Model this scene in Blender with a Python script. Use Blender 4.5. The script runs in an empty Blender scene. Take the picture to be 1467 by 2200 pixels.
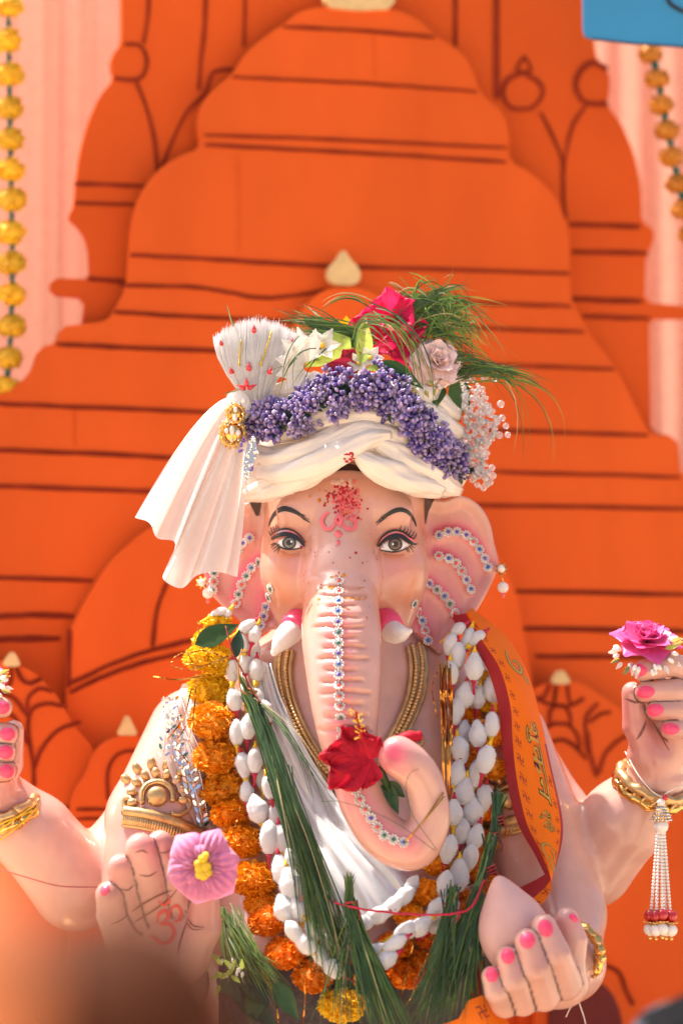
import bpy, bmesh, math, random
import numpy as np
from mathutils import Vector, Matrix, noise
from mathutils.bvhtree import BVHTree

random.seed(7); np.random.seed(7)
scene = bpy.context.scene
col = scene.collection

# ------------------------------------------------------------------ camera
FPX = 6000.0                      # focal length in photo pixels
PITCH = math.atan(400 / FPX)      # camera looks slightly up, horizon at row 1500
CAMZ, CAMD = 1.6, 6.0
cam_d = bpy.data.cameras.new('camera')
cam = bpy.data.objects.new('camera', cam_d); col.objects.link(cam)
cam.location = (0, -CAMD, CAMZ); cam.rotation_euler = (math.pi / 2 + PITCH, 0, 0)
cam_d.sensor_fit = 'VERTICAL'; cam_d.sensor_height = 36; cam_d.lens = 36 * FPX / 2200
cam_d.clip_start = 0.05; cam_d.clip_end = 2000
cam_d.dof.use_dof = True; cam_d.dof.focus_distance = 5.86; cam_d.dof.aperture_fstop = 1.25
scene.camera = cam

# ------------------------------------------------------------------ sky, sun, exposure
SUN_EL, SUN_AZ = math.radians(65), math.radians(62)     # high, behind the statue and to its left in the picture
world = bpy.data.worlds.new('World'); scene.world = world; world.use_nodes = True
wn = world.node_tree
sky = wn.nodes.new('ShaderNodeTexSky'); sky.sky_type = 'NISHITA'; sky.sun_disc = False
sky.sun_elevation = SUN_EL; sky.sun_rotation = -SUN_AZ; sky.dust_density = 5.0; sky.air_density = 0.55; sky.ozone_density = 0.3
bg = wn.nodes['Background']; bg.inputs['Strength'].default_value = 0.125
wn.links.new(sky.outputs[0], bg.inputs['Color'])
sun_d = bpy.data.lights.new('sun', 'SUN'); sun_d.energy = 4.3; sun_d.angle = math.radians(0.6); sun_d.color = (1, 0.93, 0.82)
sun = bpy.data.objects.new('sun', sun_d); col.objects.link(sun)
sdir = Vector((-math.cos(SUN_EL) * math.sin(SUN_AZ), math.cos(SUN_EL) * math.cos(SUN_AZ), math.sin(SUN_EL)))
sun.rotation_euler = sdir.to_track_quat('Z', 'Y').to_euler(); sun.location = (-4, 5, 9)
vs = scene.view_settings
vs.view_transform = 'Standard'; vs.look = 'None'; vs.gamma = 1; vs.use_curve_mapping = False; vs.exposure = 1.32
scene.cycles.max_bounces = 8

# ------------------------------------------------------------------ helpers
CP, SP_ = math.cos(PITCH), math.sin(PITCH)
CAMP = Vector((0, -CAMD, CAMZ))
def ray(px, py):
    dx, dy = (px - 733.5) / FPX, (1100 - py) / FPX
    return Vector((dx, CP - dy * SP_, SP_ + dy * CP))
def P(px, py, Y=0.0):
    r = ray(px, py)
    return CAMP + r * ((Y + CAMD) / r.y)
def S(px, Y=0.0):
    return px * (CAMD + Y) / FPX
def topx(co):                      # world points (n,3) -> photo pixels
    v = co - np.array(CAMP)
    f = v[:, 1] * CP + v[:, 2] * SP_
    u = -v[:, 1] * SP_ + v[:, 2] * CP
    return 733.5 + FPX * v[:, 0] / f, 1100 - FPX * u / f

def crom(pts, n=8, closed=False):
    """smooth curve through the points (any dimension)"""
    p = [np.array(q, float) for q in pts]
    out = []
    m = len(p)
    rng = range(m if closed else m - 1)
    for i in rng:
        if closed:
            a, b, c, d = p[(i - 1) % m], p[i], p[(i + 1) % m], p[(i + 2) % m]
        else:
            b, c = p[i], p[i + 1]
            a = p[i - 1] if i > 0 else 2 * b - c
            d = p[i + 2] if i + 2 < m else 2 * c - b
        for k in range(n):
            t = k / n
            out.append(0.5 * ((2 * b) + (c - a) * t + (2 * a - 5 * b + 4 * c - d) * t * t + (3 * b - a - 3 * c + d) * t ** 3))
    if not closed:
        out.append(p[-1])
    return out

# materials
MATS = {}
def mat(name, color, rough=0.6, metal=0.0, var=0.12, nscale=30.0, bump=0.0, bscale=200.0, spec=0.5, sheen=0.0,
        trans=0.0, sub=0.0, coat=0.0, attr=False, transl=0.0, film=0.0, streak=None, alpha=1.0, emit=0.0):
    m = bpy.data.materials.new(name); m.use_nodes = True
    nt = m.node_tree; b = nt.nodes['Principled BSDF']; N = nt.nodes.new; L = nt.links.new
    b.inputs['Roughness'].default_value = rough; b.inputs['Metallic'].default_value = metal
    b.inputs['Specular IOR Level'].default_value = spec
    b.inputs['Sheen Weight'].default_value = sheen; b.inputs['Coat Weight'].default_value = coat
    b.inputs['Coat Roughness'].default_value = 0.12
    b.inputs['Transmission Weight'].default_value = trans; b.inputs['Alpha'].default_value = alpha
    if sub:
        b.inputs['Subsurface Weight'].default_value = sub; b.inputs['Subsurface Scale'].default_value = 0.012
        b.inputs['Subsurface Radius'].default_value = (1, 0.5, 0.35)
    if film:
        b.inputs['Thin Film Thickness'].default_value = film; b.inputs['Thin Film IOR'].default_value = 1.6
    tc = N('ShaderNodeTexCoord'); mp = N('ShaderNodeMapping'); L(tc.outputs['Object'], mp.inputs['Vector'])
    if streak: mp.inputs['Scale'].default_value = streak
    nz = N('ShaderNodeTexNoise'); nz.inputs['Scale'].default_value = nscale; nz.inputs['Detail'].default_value = 5
    L(mp.outputs[0], nz.inputs['Vector'])
    ramp = N('ShaderNodeMapRange'); ramp.inputs['From Min'].default_value = 0.3; ramp.inputs['From Max'].default_value = 0.7
    ramp.inputs['To Min'].default_value = 1 - var; ramp.inputs['To Max'].default_value = 1 + var
    L(nz.outputs['Fac'], ramp.inputs['Value'])
    oi = N('ShaderNodeObjectInfo'); om = N('ShaderNodeMapRange')
    om.inputs['To Min'].default_value = 1 - var * 0.6; om.inputs['To Max'].default_value = 1 + var * 0.6
    L(oi.outputs['Random'], om.inputs['Value'])
    mm = N('ShaderNodeMath'); mm.operation = 'MULTIPLY'; L(ramp.outputs[0], mm.inputs[0]); L(om.outputs[0], mm.inputs[1])
    mul = N('ShaderNodeMix'); mul.data_type = 'RGBA'; mul.blend_type = 'MULTIPLY'; mul.inputs['Factor'].default_value = 1
    if attr:
        at = N('ShaderNodeAttribute'); at.attribute_name = 'Col'; L(at.outputs['Color'], mul.inputs['A'])
    else:
        mul.inputs['A'].default_value = (*color, 1)
    L(mm.outputs[0], mul.inputs['B']); L(mul.outputs['Result'], b.inputs['Base Color'])
    if bump:
        n2 = N('ShaderNodeTexNoise'); n2.inputs['Scale'].default_value = bscale; n2.inputs['Detail'].default_value = 6
        L(mp.outputs[0], n2.inputs['Vector'])
        bp = N('ShaderNodeBump'); bp.inputs['Strength'].default_value = bump; bp.inputs['Distance'].default_value = 0.002
        L(n2.outputs['Fac'], bp.inputs['Height']); L(bp.outputs[0], b.inputs['Normal'])
    if transl:                     # light passing through petals, leaves and thin cloth
        tr = N('ShaderNodeBsdfTranslucent'); L(mul.outputs['Result'], tr.inputs['Color'])
        mx = N('ShaderNodeMixShader'); mx.inputs[0].default_value = transl
        L(b.outputs[0], mx.inputs[1]); L(tr.outputs[0], mx.inputs[2])
        L(mx.outputs[0], nt.nodes['Material Output'].inputs['Surface'])
    MATS[name] = m
    return m

# mesh builder
_dirs = {}
class MB:
    def __init__(s): s.v = []; s.f = []; s.mi = []; s.m = 0
    def add(s, vs, fs):
        o = len(s.v); s.v += [tuple(map(float, q)) for q in vs]; s.f += [tuple(i + o for i in f) for f in fs]; s.mi += [s.m] * len(fs)
    def ball(s, c, r, seg=8, rings=6, M=None):
        c = Vector(c); r = r if hasattr(r, '__len__') else (r, r, r)
        vs = [Vector((0, 0, r[2]))]
        for i in range(1, rings):
            th = math.pi * i / rings
            for j in range(seg):
                a = 2 * math.pi * j / seg
                vs.append(Vector((r[0] * math.sin(th) * math.cos(a), r[1] * math.sin(th) * math.sin(a), r[2] * math.cos(th))))
        vs.append(Vector((0, 0, -r[2])))
        fs = [(0, 1 + j, 1 + (j + 1) % seg) for j in range(seg)]
        for i in range(rings - 2):
            for j in range(seg):
                a = 1 + i * seg + j; b_ = 1 + i * seg + (j + 1) % seg
                fs.append((a, a + seg, b_ + seg, b_))
        e = len(vs) - 1; o = 1 + (rings - 2) * seg
        fs += [(e, o + (j + 1) % seg, o + j) for j in range(seg)]
        if M is not None: vs = [M @ v for v in vs]
        s.add([c + v for v in vs], fs)
    def tube(s, pts, rad, seg=8, cap=True, up=None, flat=1.0):
        pts = [Vector(p) for p in pts]; n = len(pts)
        rad = rad if hasattr(rad, '__len__') else [rad] * n
        vs = []; prev = None
        for i, p in enumerate(pts):
            t = (pts[min(i + 1, n - 1)] - pts[max(i - 1, 0)])
            t = t.normalized() if t.length > 1e-9 else Vector((0, 0, 1))
            if prev is None:
                ref = Vector(up) if up else (Vector((0, 1, 0)) if abs(t.y) < 0.9 else Vector((1, 0, 0)))
            else: ref = prev
            nrm = (ref - t * ref.dot(t)).normalized(); prev = nrm; bi = t.cross(nrm)
            for j in range(seg):
                a = 2 * math.pi * j / seg
                vs.append(p + (nrm * math.cos(a) * flat + bi * math.sin(a)) * rad[i])
        fs = [(i * seg + j, i * seg + (j + 1) % seg, (i + 1) * seg + (j + 1) % seg, (i + 1) * seg + j) for i in range(n - 1) for j in range(seg)]
        if cap:
            fs.append(tuple(range(seg - 1, -1, -1))); fs.append(tuple((n - 1) * seg + j for j in range(seg)))
        s.add(vs, fs)
    def strip(s, pts, wid, nrm=(0, -1, 0)):
        """flat ribbon; width lies across the path, facing nrm"""
        pts = [Vector(p) for p in pts]; n = len(pts); wid = wid if hasattr(wid, '__len__') else [wid] * n
        vs = []
        for i, p in enumerate(pts):
            t = (pts[min(i + 1, n - 1)] - pts[max(i - 1, 0)]).normalized()
            nn = Vector(nrm[i]) if hasattr(nrm[0], '__len__') else Vector(nrm)
            sd = t.cross(nn); sd = sd.normalized() if sd.length > 1e-6 else Vector((1, 0, 0))
            vs += [p - sd * wid[i] * 0.5, p + sd * wid[i] * 0.5]
        s.add(vs, [(2 * i, 2 * i + 1, 2 * i + 3, 2 * i + 2) for i in range(n - 1)])
    def grid(s, rows):
        nr, nc = len(rows), len(rows[0])
        s.add([p for r in rows for p in r], [(i * nc + j, i * nc + j + 1, (i + 1) * nc + j + 1, (i + 1) * nc + j) for i in range(nr - 1) for j in range(nc - 1)])
    def box(s, c, h, M=None):
        c = Vector(c)
        vs = [Vector((x * h[0], y * h[1], z * h[2])) for x in (-1, 1) for y in (-1, 1) for z in (-1, 1)]
        if M is not None: vs = [M @ v for v in vs]
        s.add([c + v for v in vs], [(0, 1, 3, 2), (4, 6, 7, 5), (0, 4, 5, 1), (2, 3, 7, 6), (0, 2, 6, 4), (1, 5, 7, 3)])
    def data(s, name, mats, smooth=True, center=None):
        me = bpy.data.meshes.new(name); v = np.array(s.v)
        c = v.mean(0) if center is None else np.array(center)
        me.from_pydata((v - c).tolist(), [], s.f)
        mats = mats if isinstance(mats, (list, tuple)) else [mats]
        for m in mats: me.materials.append(MATS[m] if isinstance(m, str) else m)
        if len(mats) > 1: me.polygons.foreach_set('material_index', s.mi)
        if smooth: me.polygons.foreach_set('use_smooth', [True] * len(me.polygons))
        me.update()
        return me, Vector(c)
    def build(s, name, mats, parent=None, smooth=True, label=None, kind=None):
        me, c = s.data(name, mats, smooth)
        return link(name, me, Matrix.Translation(c), parent, label, kind)

def link(name, me, M, parent=None, label=None, kind=None, om=None):
    o = bpy.data.objects.new(name, me); col.objects.link(o)
    o.matrix_basis = M
    if parent is not None:
        o.parent = parent; o.matrix_parent_inverse = WM[parent.name].inverted()
    WM[o.name] = M.copy()
    if label: o['label'] = label
    if kind: o['kind'] = kind
    if om is not None:
        for i, m in enumerate(om if isinstance(om, (list, tuple)) else [om]):
            if m is None: continue
            o.material_slots[i].link = 'OBJECT'; o.material_slots[i].material = MATS[m]
    return o
WM = {}
def thing(name, loc, label, cat, group=None):
    o = bpy.data.objects.new(name, None); col.objects.link(o); o.empty_display_size = 0.05
    M = Matrix.Translation(Vector(loc)); o.matrix_basis = M; WM[o.name] = M
    o['label'] = label; o['category'] = cat
    if group: o['group'] = group
    return o
def tag(o, label, cat, group=None):
    o['label'] = label; o['category'] = cat
    if group: o['group'] = group
    return o
def rot(axis_z, spin=0.0):
    """matrix turning local +Z onto axis_z"""
    q = Vector(axis_z).normalized().to_track_quat('Z', 'Y').to_matrix()
    return q @ Matrix.Rotation(spin, 3, 'Z')
def TRS(loc, R=None, s=1.0):
    s = s if hasattr(s, '__len__') else (s, s, s)
    M = Matrix.Diagonal((*s, 1))
    if R is not None: M = R.to_4x4() @ M
    return Matrix.Translation(Vector(loc)) @ M
U = random.uniform
# ------------------------------------------------------------------ materials
mat('orange_paint', (0.76, 0.114, 0.014), 0.75, spec=0.2, var=0.20, nscale=1.7, bump=0.5, bscale=45, streak=(1, 1, .35))  # broad tone noise puts uneven sunlight into the colour, along with brush streaks
mat('orange_paint_rear', (0.63, 0.092, 0.013), 0.8, spec=0.15, var=0.10, nscale=2.0, bump=0.25, bscale=60)
mat('seam_paint', (0.52, 0.070, 0.012), 0.8, spec=.15)
mat('dark_red_line', (0.22, 0.024, 0.009), 0.8, spec=0.1, var=0.25, nscale=14)
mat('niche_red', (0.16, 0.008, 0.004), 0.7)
mat('cream_paint', (0.72, 0.50, 0.22), 0.6)
mat('pink_curtain', (0.74, 0.38, 0.28), 0.8, var=0.05, sheen=0.3, transl=0.25)
mat('blue_board', (0.025, 0.23, 0.46), 0.5, var=0.06, nscale=5)
mat('black_paint', (0.012, 0.010, 0.010), 0.45)
mat('marigold_yellow', (0.95, 0.60, 0.010), 0.6, var=0.16, nscale=18, transl=0.18)
mat('marigold_orange', (0.95, 0.36, 0.004), 0.6, var=0.2, nscale=18, transl=0.18)
mat('marigold_deep', (0.93, 0.27, 0.004), 0.6, var=0.2, nscale=18, transl=0.18)
mat('plastic_marigold', (0.74, 0.42, 0.010), 0.6, var=0.25, nscale=25)
mat('plastic_marigold_amber', (0.55, 0.20, 0.012), 0.6, var=0.15)
mat('green_plastic', (0.01, 0.12, 0.09), 0.5)
mat('ground_paving', (0.47, 0.37, 0.26), 0.85, var=0.15, nscale=3, bump=0.4, bscale=30)
mat('plinth_cloth', (0.45, 0.03, 0.03), 0.8)
mat('skin_paint', (0.8, 0.5, 0.4), 0.27, var=0.085, nscale=16, bump=0.18, bscale=40, attr=True, coat=0.45)
mat('tusk_white', (0.80, 0.76, 0.72), 0.35, var=0.10, nscale=40, bump=0.2, bscale=120)
mat('pink_enamel', (0.86, 0.07, 0.17), 0.35, var=0.07, nscale=60)
mat('coral_enamel', (0.86, 0.16, 0.18), 0.4, var=0.06)
mat('brow_black', (0.016, 0.013, 0.014), 0.4)
mat('brow_brown', (0.13, 0.05, 0.035), 0.5)
mat('eye_white', (0.80, 0.76, 0.76), 0.25)
mat('iris_grey', (0.14, 0.14, 0.125), 0.25, var=0.35, nscale=220)
mat('iris_brown', (0.16, 0.09, 0.06), 0.25, var=0.35, nscale=220)
mat('lid_lilac', (0.62, 0.42, 0.50), 0.35, var=0.2, nscale=90)
mat('lid_shadow', (0.52, 0.16, 0.07), 0.5, var=0.1)
mat('hair_brown', (0.06, 0.018, 0.010), 0.5, var=0.3, nscale=120)
mat('kumkum', (0.42, 0.015, 0.03), 0.9, var=0.35, nscale=90, bump=0.5, bscale=300)
mat('kumkum_pink', (0.66, 0.12, 0.12), 0.9, var=0.3, nscale=120, bump=0.5, bscale=300)
mat('turmeric', (0.66, 0.22, 0.02), 0.9, var=0.3, nscale=90)
mat('rice_paste', (0.62, 0.38, 0.31), 0.8, var=0.1)
mat('crease_paint', (0.20, 0.06, 0.04), 0.5)
mat('om_red', (0.72, 0.06, 0.05), 0.5)
mat('gold_paint', (0.60, 0.38, 0.17), 0.34, metal=0.75, var=0.2, nscale=60, bump=0.3, bscale=150)
mat('gold_bright', (0.80, 0.48, 0.14), 0.18, metal=1.0, var=0.12, nscale=60)
mat('gold_red_shade', (0.50, 0.10, 0.03), 0.4, metal=0.3, var=0.2)
mat('silver', (0.75, 0.74, 0.74), 0.2, metal=1.0, var=0.08)
mat('mirror', (0.85, 0.86, 0.86), 0.06, metal=1.0)
mat('white_ring', (0.78, 0.72, 0.68), 0.3, metal=0.35)
for n_, c_ in dict(red=(0.70, 0.05, 0.02), blue=(0.012, 0.07, 0.40), purple=(0.09, 0.03, 0.34), green=(0.006, 0.10, 0.06)).items():
    mat('gem_' + n_, c_, 0.08, coat=1.0, var=0.15, nscale=300)
mat('ruby', (0.60, 0.006, 0.014), 0.05, coat=1.0, var=0.3, nscale=220)
mat('satin_white', (0.78, 0.68, 0.59), 0.28, var=0.03, sheen=0.25, bump=0.22, bscale=260, film=420, streak=(1, 1, 0.25), spec=0.6)
mat('satin_tail', (0.88, 0.86, 0.83), 0.30, var=0.02, sheen=0.3, bump=0.10, bscale=900, film=460, transl=0.55, spec=0.7)
mat('satin_sash', (0.80, 0.77, 0.76), 0.24, metal=0.35, var=0.04, sheen=0.3, bump=0.14, bscale=1100, film=520, spec=1.0)
mat('sheer_pink', (0.82, 0.66, 0.60), 0.5, var=0.03, sheen=0.3, transl=0.3)
mat('feather_white', (0.90, 0.89, 0.89), 0.6, var=0.04, transl=0.6)
mat('glitter_gold', (0.62, 0.42, 0.05), 0.25, metal=0.9, bump=0.8, bscale=900)
mat('pearl', (0.80, 0.70, 0.60), 0.18, var=0.05, coat=0.6, film=380)
mat('pearl_white', (0.82, 0.76, 0.70), 0.2, var=0.05, coat=0.5)
mat('red_bead', (0.50, 0.008, 0.014), 0.15, coat=0.7, var=0.15)
mat('crystal', (0.94, 0.90, 0.91), 0.05, var=0.06, trans=0.8, coat=0.6, film=430)
mat('violet_berry', (0.085, 0.050, 0.24), 0.3, var=0.3, nscale=60, coat=0.3)
mat('lilac_berry', (0.34, 0.24, 0.46), 0.3, var=0.22, nscale=60, coat=0.3)
mat('frost_berry', (0.36, 0.27, 0.48), 0.6, var=0.95, nscale=620, bump=0.8, bscale=620)
mat('leaf_dark', (0.016, 0.05, 0.022), 0.4, var=0.25, transl=0.2)
mat('leaf_mango', (0.03, 0.085, 0.016), 0.35, var=0.2, nscale=40, transl=0.25, coat=0.2)
mat('leaf_lime', (0.44, 0.56, 0.10), 0.4, var=0.22, nscale=45, transl=0.4)
mat('grass_dark', (0.045, 0.10, 0.032), 0.45, var=0.3, nscale=20, transl=0.25)
mat('grass_fresh', (0.13, 0.23, 0.04), 0.45, var=0.35, nscale=20, transl=0.35)
mat('grass_dry', (0.42, 0.36, 0.17), 0.6, var=0.2, transl=0.3)
mat('petal_magenta', (0.74, 0.022, 0.13), 0.45, var=0.2, nscale=35, transl=0.4)
mat('petal_crimson', (0.40, 0.006, 0.040), 0.45, var=0.2, nscale=35, transl=0.25)
mat('hibiscus_red', (0.50, 0.008, 0.030), 0.6, spec=.25, var=0.25, nscale=40, transl=0.3, bump=0.4, bscale=160)
mat('petal_white', (0.84, 0.81, 0.74), 0.45, var=0.06, transl=0.35)
mat('petal_blush', (0.92, 0.70, 0.66), 0.5, var=0.08, nscale=25, transl=0.18)
mat('rose_pink', (0.82, 0.12, 0.38), 0.45, var=0.14, nscale=25, transl=0.3)
mat('cloth_flower_pink', (0.66, 0.20, 0.39), 0.7, var=0.20, nscale=60, sheen=0.5, transl=0.2, streak=(1, 1, 0.3))
mat('stamen_yellow', (0.78, 0.50, 0.02), 0.6, var=0.2, nscale=120)
mat('cotton', (0.95, 0.935, 0.935), 0.95, var=0.04, nscale=60, sheen=0.6, bump=0.8, bscale=330, transl=0.12)
mat('thread_red', (0.50, 0.012, 0.05), 0.7, var=0.2, nscale=150)
mat('thread_yellow', (0.80, 0.50, 0.02), 0.7, var=0.2, nscale=150)
mat('thread_maroon', (0.22, 0.02, 0.02), 0.8, var=0.2)
mat('thread_ochre', (0.52, 0.24, 0.05), 0.8, var=0.2)
mat('thread_white', (0.70, 0.62, 0.55), 0.8)
mat('tinsel', (0.62, 0.26, 0.045), 0.16, metal=0.9, var=0.4, nscale=120)
mat('ribbon_orange', (0.95, 0.20, 0.006), 0.5, var=0.04, nscale=8, spec=.25, transl=0.25)
mat('ribbon_maroon', (0.40, 0.012, 0.018), 0.5, var=0.06, sheen=0.2, transl=0.2)
mat('print_maroon', (0.20, 0.010, 0.012), 0.6)
mat('print_gold', (0.50, 0.34, 0.05), 0.4, metal=0.3)
mat('modak_pink', (0.58, 0.34, 0.31), 0.42, var=0.07, nscale=14, bump=0.2, bscale=40)
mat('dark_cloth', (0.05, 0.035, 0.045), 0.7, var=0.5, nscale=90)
mat('person_skin', (0.15, 0.055, 0.03), 0.5)
mat('person_hair', (0.062, 0.018, 0.007), 0.8, spec=.1)
mat('saffron_cloth', (0.70, 0.22, 0.08), 0.8)
mat('grey_cloth', (0.050, 0.056, 0.072), 0.95, spec=.05)
mat('strap_black', (0.012, 0.012, 0.014), 0.95, spec=.05)
mat('shirt_brown', (0.16, 0.06, 0.035), 0.8)

# ------------------------------------------------------------------ ground and plinth
g = MB(); g.grid([[(x, y, 0) for x in (-400, -20, -3, 0, 3, 20, 400)] for y in (-400, -20, -6, 0, 4, 20, 400)])
o = g.build('ground', 'ground_paving'); o['kind'] = 'structure'
pl = thing('plinth', (0.01, 0.1, 0), 'low red cloth covered plinth under the seated statue', 'plinth')
b = MB(); b.box((0.01, 0.10, 0.24), (0.75, 0.50, 0.24)); b.build('base_block', 'plinth_cloth', pl, smooth=False)
b = MB(); b.box((0.01, 0.10, 0.515), (0.80, 0.55, 0.035)); b.build('top_slab', 'gold_paint', pl, smooth=False)

# ------------------------------------------------------------------ temple backdrop: painted boards, layer over layer
BT = math.tan(math.radians(14)); BY = 1.05
BN = Vector((-BT, 1, 0)).normalized()
def Q(px, py, off=0.0):
    r = ray(px, py); t = (BY - off + CAMD) / (r.y - BT * r.x)
    return CAMP + r * t
def soften(poly, cut=13):
    out = []; n = len(poly)
    for i in range(n):
        a, b_, c = (np.array(poly[k % n], float) for k in (i - 1, i, i + 1))
        for q in (a, c):
            L_ = np.linalg.norm(q - b_); d = min(cut, 0.3 * L_)
            out.append(tuple(b_ + (q - b_) * d / max(L_, 1e-6)))
    return out
def board(name, poly, off, thick, material, parent, cut=13, label=None):
    poly = soften(poly, cut); n = len(poly)
    f = [Q(x, y, off) for x, y in poly]; bk = [p + BN * thick for p in f]
    # small chamfer in front
    m = MB(); m.add(f + bk, [tuple(range(n - 1, -1, -1)), tuple(range(n, 2 * n))] + [(i, (i + 1) % n, n + (i + 1) % n, n + i) for i in range(n)])
    return m.build(name, material, parent, smooth=False, label=label)
def lines(lst, off, parent, width=9, material='dark_red_line'):
    for pts in lst:
        w = width
        if isinstance(pts, tuple): pts, w = pts
        c = crom(pts, 7) if len(pts) > 2 else [np.array(pts[0]) * (1 - t) + np.array(pts[1]) * t for t in np.linspace(0, 1, 9)]
        ps = [Q(p[0], p[1] + U(-0.8, 0.8), off + 0.004) for p in c]
        ws = [S(w * 1.08, 1) * (0.85 + 0.3 * noise.noise((p[0] * 0.02, p[1] * 0.02, 3.1))) * (0.75 if i in (0, len(ps) - 1) else 1) for i, p in enumerate(c)]
        m = MB(); m.strip(ps, ws, -BN); m.build('painted_line', material, parent, smooth=False)

bd = thing('temple_backdrop', (0, 1.1, 0), 'orange painted cutout of a temple tower with dark outlines behind the statue', 'backdrop')
rear = board('rear_board', [(262, -120), (262, 95), (243, 115), (237, 140), (248, 168), (215, 205), (190, 262), (172, 330), (163, 400), (160, 446),
    (149, 460), (152, 472), (176, 492), (191, 525), (195, 600), (110, 597), (110, 632), (186, 640), (178, 700), (120, 900), (120, 1500),
    (1540, 1500), (1540, 1020), (1452, 1020), (1448, 936), (1397, 930), (1393, 684), (1500, 684), (1500, 660), (1384, 650), (1386, 548), (1402, 525), (1405, 490), (1378, 480),
    (1376, 400), (1361, 330), (1332, 262), (1302, 225), (1309, 200), (1309, 152), (1282, 132), (1275, 95), (1270, -120)], 0.0, 0.03, 'orange_paint_rear', bd)
lines([[(323, -60), (318, 40), (308, 95)], [(268, 95), (300, 98), (316, 128), (308, 162), (285, 172), (245, 168)],
       [(292, 172), (318, 240), (332, 300), (338, 360), (338, 380)], ([(444, -60), (440, 60), (432, 130), (428, 195)], 10),
       ([(528, -60), (526, 40), (524, 100)], 8), [(345, 365), (368, 310), (400, 245), (440, 200), (455, 160), (480, 150), (500, 150)],
       ([(160, 395), (310, 400)], 10), ([(160, 436), (290, 440)], 9), ([(190, 600), (270, 605)], 12),
       ([(978, -60), (978, 100)], 12), ([(1066, -60), (1066, 100), (1067, 212)], 16),
       ([(1123, 155), (1160, 180), (1164, 205), (1145, 230), (1123, 235), (1095, 230), (1080, 200), (1090, 172), (1123, 155)], 11),
       ([(1127, 120), (1110, 150), (1140, 152), (1127, 120)], 8),
       [(1160, 240), (1190, 300), (1208, 350), (1210, 420), (1215, 475)], [(1258, 228), (1230, 270), (1215, 330), (1207, 390)],
       ([(1305, 148), (1270, 135), (1245, 155), (1236, 185), (1250, 215), (1275, 224), (1305, 222)], 14),
       ([(1222, 482), (1375, 487)], 12), ([(1228, 541), (1392, 545)], 12), ([(1228, 643), (1380, 648)], 13), ([(1250, 680), (1395, 684)], 12)], 0.0, rear)
main = board('tower_board', [(690, 14), (640, 25), (612, 50), (575, 74), (530, 110), (500, 160), (460, 190), (432, 225), (424, 260), (432, 320),
    (385, 334), (335, 368), (300, 420), (283, 480), (278, 548), (275, 615), (246, 670), (230, 690), (130, 702), (122, 738), (85, 746), (66, 805), (0, 850), (-140, 880),
    (-140, 2700), (1640, 2700), (1640, 1026), (1462, 1024), (1455, 940), (1395, 935), (1322, 790), (1262, 712), (1252, 686), (1228, 655), (1223, 590), (1222, 492),
    (1192, 420), (1142, 372), (1092, 346), (1093, 282), (1080, 240), (1030, 200), (1012, 140), (977, 100), (936, 80), (905, 45), (850, 20)], 0.06, 0.035, 'orange_paint', bd)
lines([([(608, 58), (770, 66), (935, 81)], 9), ([(500, 166), (760, 178), (1024, 197)], 8), ([(440, 290), (760, 302), (1088, 318)], 8), ([(442, 312), (760, 328), (1086, 348)], 9),
       ([(280, 548), (500, 560), (720, 572), (1222, 588)], 10), [(255, 614), (400, 616), (480, 626), (560, 640), (640, 634), (700, 622)], ([(860, 648), (1000, 651), (1226, 658)], 9),
       ([(246, 670), (400, 680), (640, 692)], 9), ([(880, 700), (1255, 713)], 9), ([(122, 739), (300, 748), (640, 760)], 11), ([(960, 780), (1320, 794)], 9),
       ([(-40, 866), (200, 876), (480, 888)], 11), ([(980, 922), (1392, 936)], 9), ([(-40, 966), (200, 975), (440, 987)], 11), ([(1060, 1014), (1460, 1025)], 9),
       ([(-40, 1044), (160, 1050), (480, 1062)], 11), ([(1000, 1085), (1500, 1094)], 10), ([(-40, 1240), (200, 1248)], 11), ([(1000, 1268), (1500, 1278)], 11),
       ([(-40, 1328), (60, 1322), (160, 1324)], 14), ([(-40, 1374), (130, 1372)], 14), ([(1120, 1350), (1500, 1358)], 13), ([(1150, 1410), (1500, 1414)], 12),
       ([(1240, 1968), (1500, 1985)], 11), [(1345, 1978), (1370, 2020), (1388, 2080), (1395, 2130), (1410, 2200)]], 0.06, main)
lines([([(512, 335), (515, 540)], 2.0), ([(802, 70), (806, 170)], 1.8), ([(160, 880), (162, 960)], 2.0)], 0.06, main, material='seam_paint')
cap = board('crown_cap', [(700, -40), (845, -40), (848, 18), (770, 22), (698, 14)], 0.075, 0.03, 'cream_paint', bd)
arch = board('arch_board', [(145, 1480), (150, 1360), (190, 1280), (238, 1205), (310, 1140), (420, 1090), (700, 1050), (1000, 1090), (1062, 1180), (1108, 1270), (1132, 1400), (1150, 1500),
    (1160, 2700), (140, 2700)], 0.11, 0.035, 'orange_paint', bd)
lines([([(150, 1350), (149, 1420), (148, 1478)], 11), ([(148, 1470), (240, 1428), (330, 1396), (450, 1368)], 10), ([(150, 1488), (240, 1447), (340, 1415), (450, 1396)], 10),
       ([(360, 1250), (338, 1310), (328, 1390)], 9)], 0.11, arch)
mid = board('small_dome_board', [(628, 720), (645, 670), (672, 640), (700, 620), (785, 618), (832, 650), (852, 690), (862, 760), (862, 1100), (628, 1100)], 0.115, 0.03, 'orange_paint', bd, cut=18)
board('finial', [(738, 532), (722, 560), (705, 575), (705, 600), (720, 610), (762, 612), (776, 600), (772, 575), (755, 560)], 0.13, 0.03, 'cream_paint', bd, cut=8)
def leaf_dome(name, poly, lns, off, fin):
    p_ = board(name, poly, off, 0.035, 'orange_paint', bd)
    lines(lns, off, p_, width=9)
    if fin: board('finial', fin, off + 0.02, 0.02, 'cream_paint', bd, cut=7)
    return p_
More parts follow.
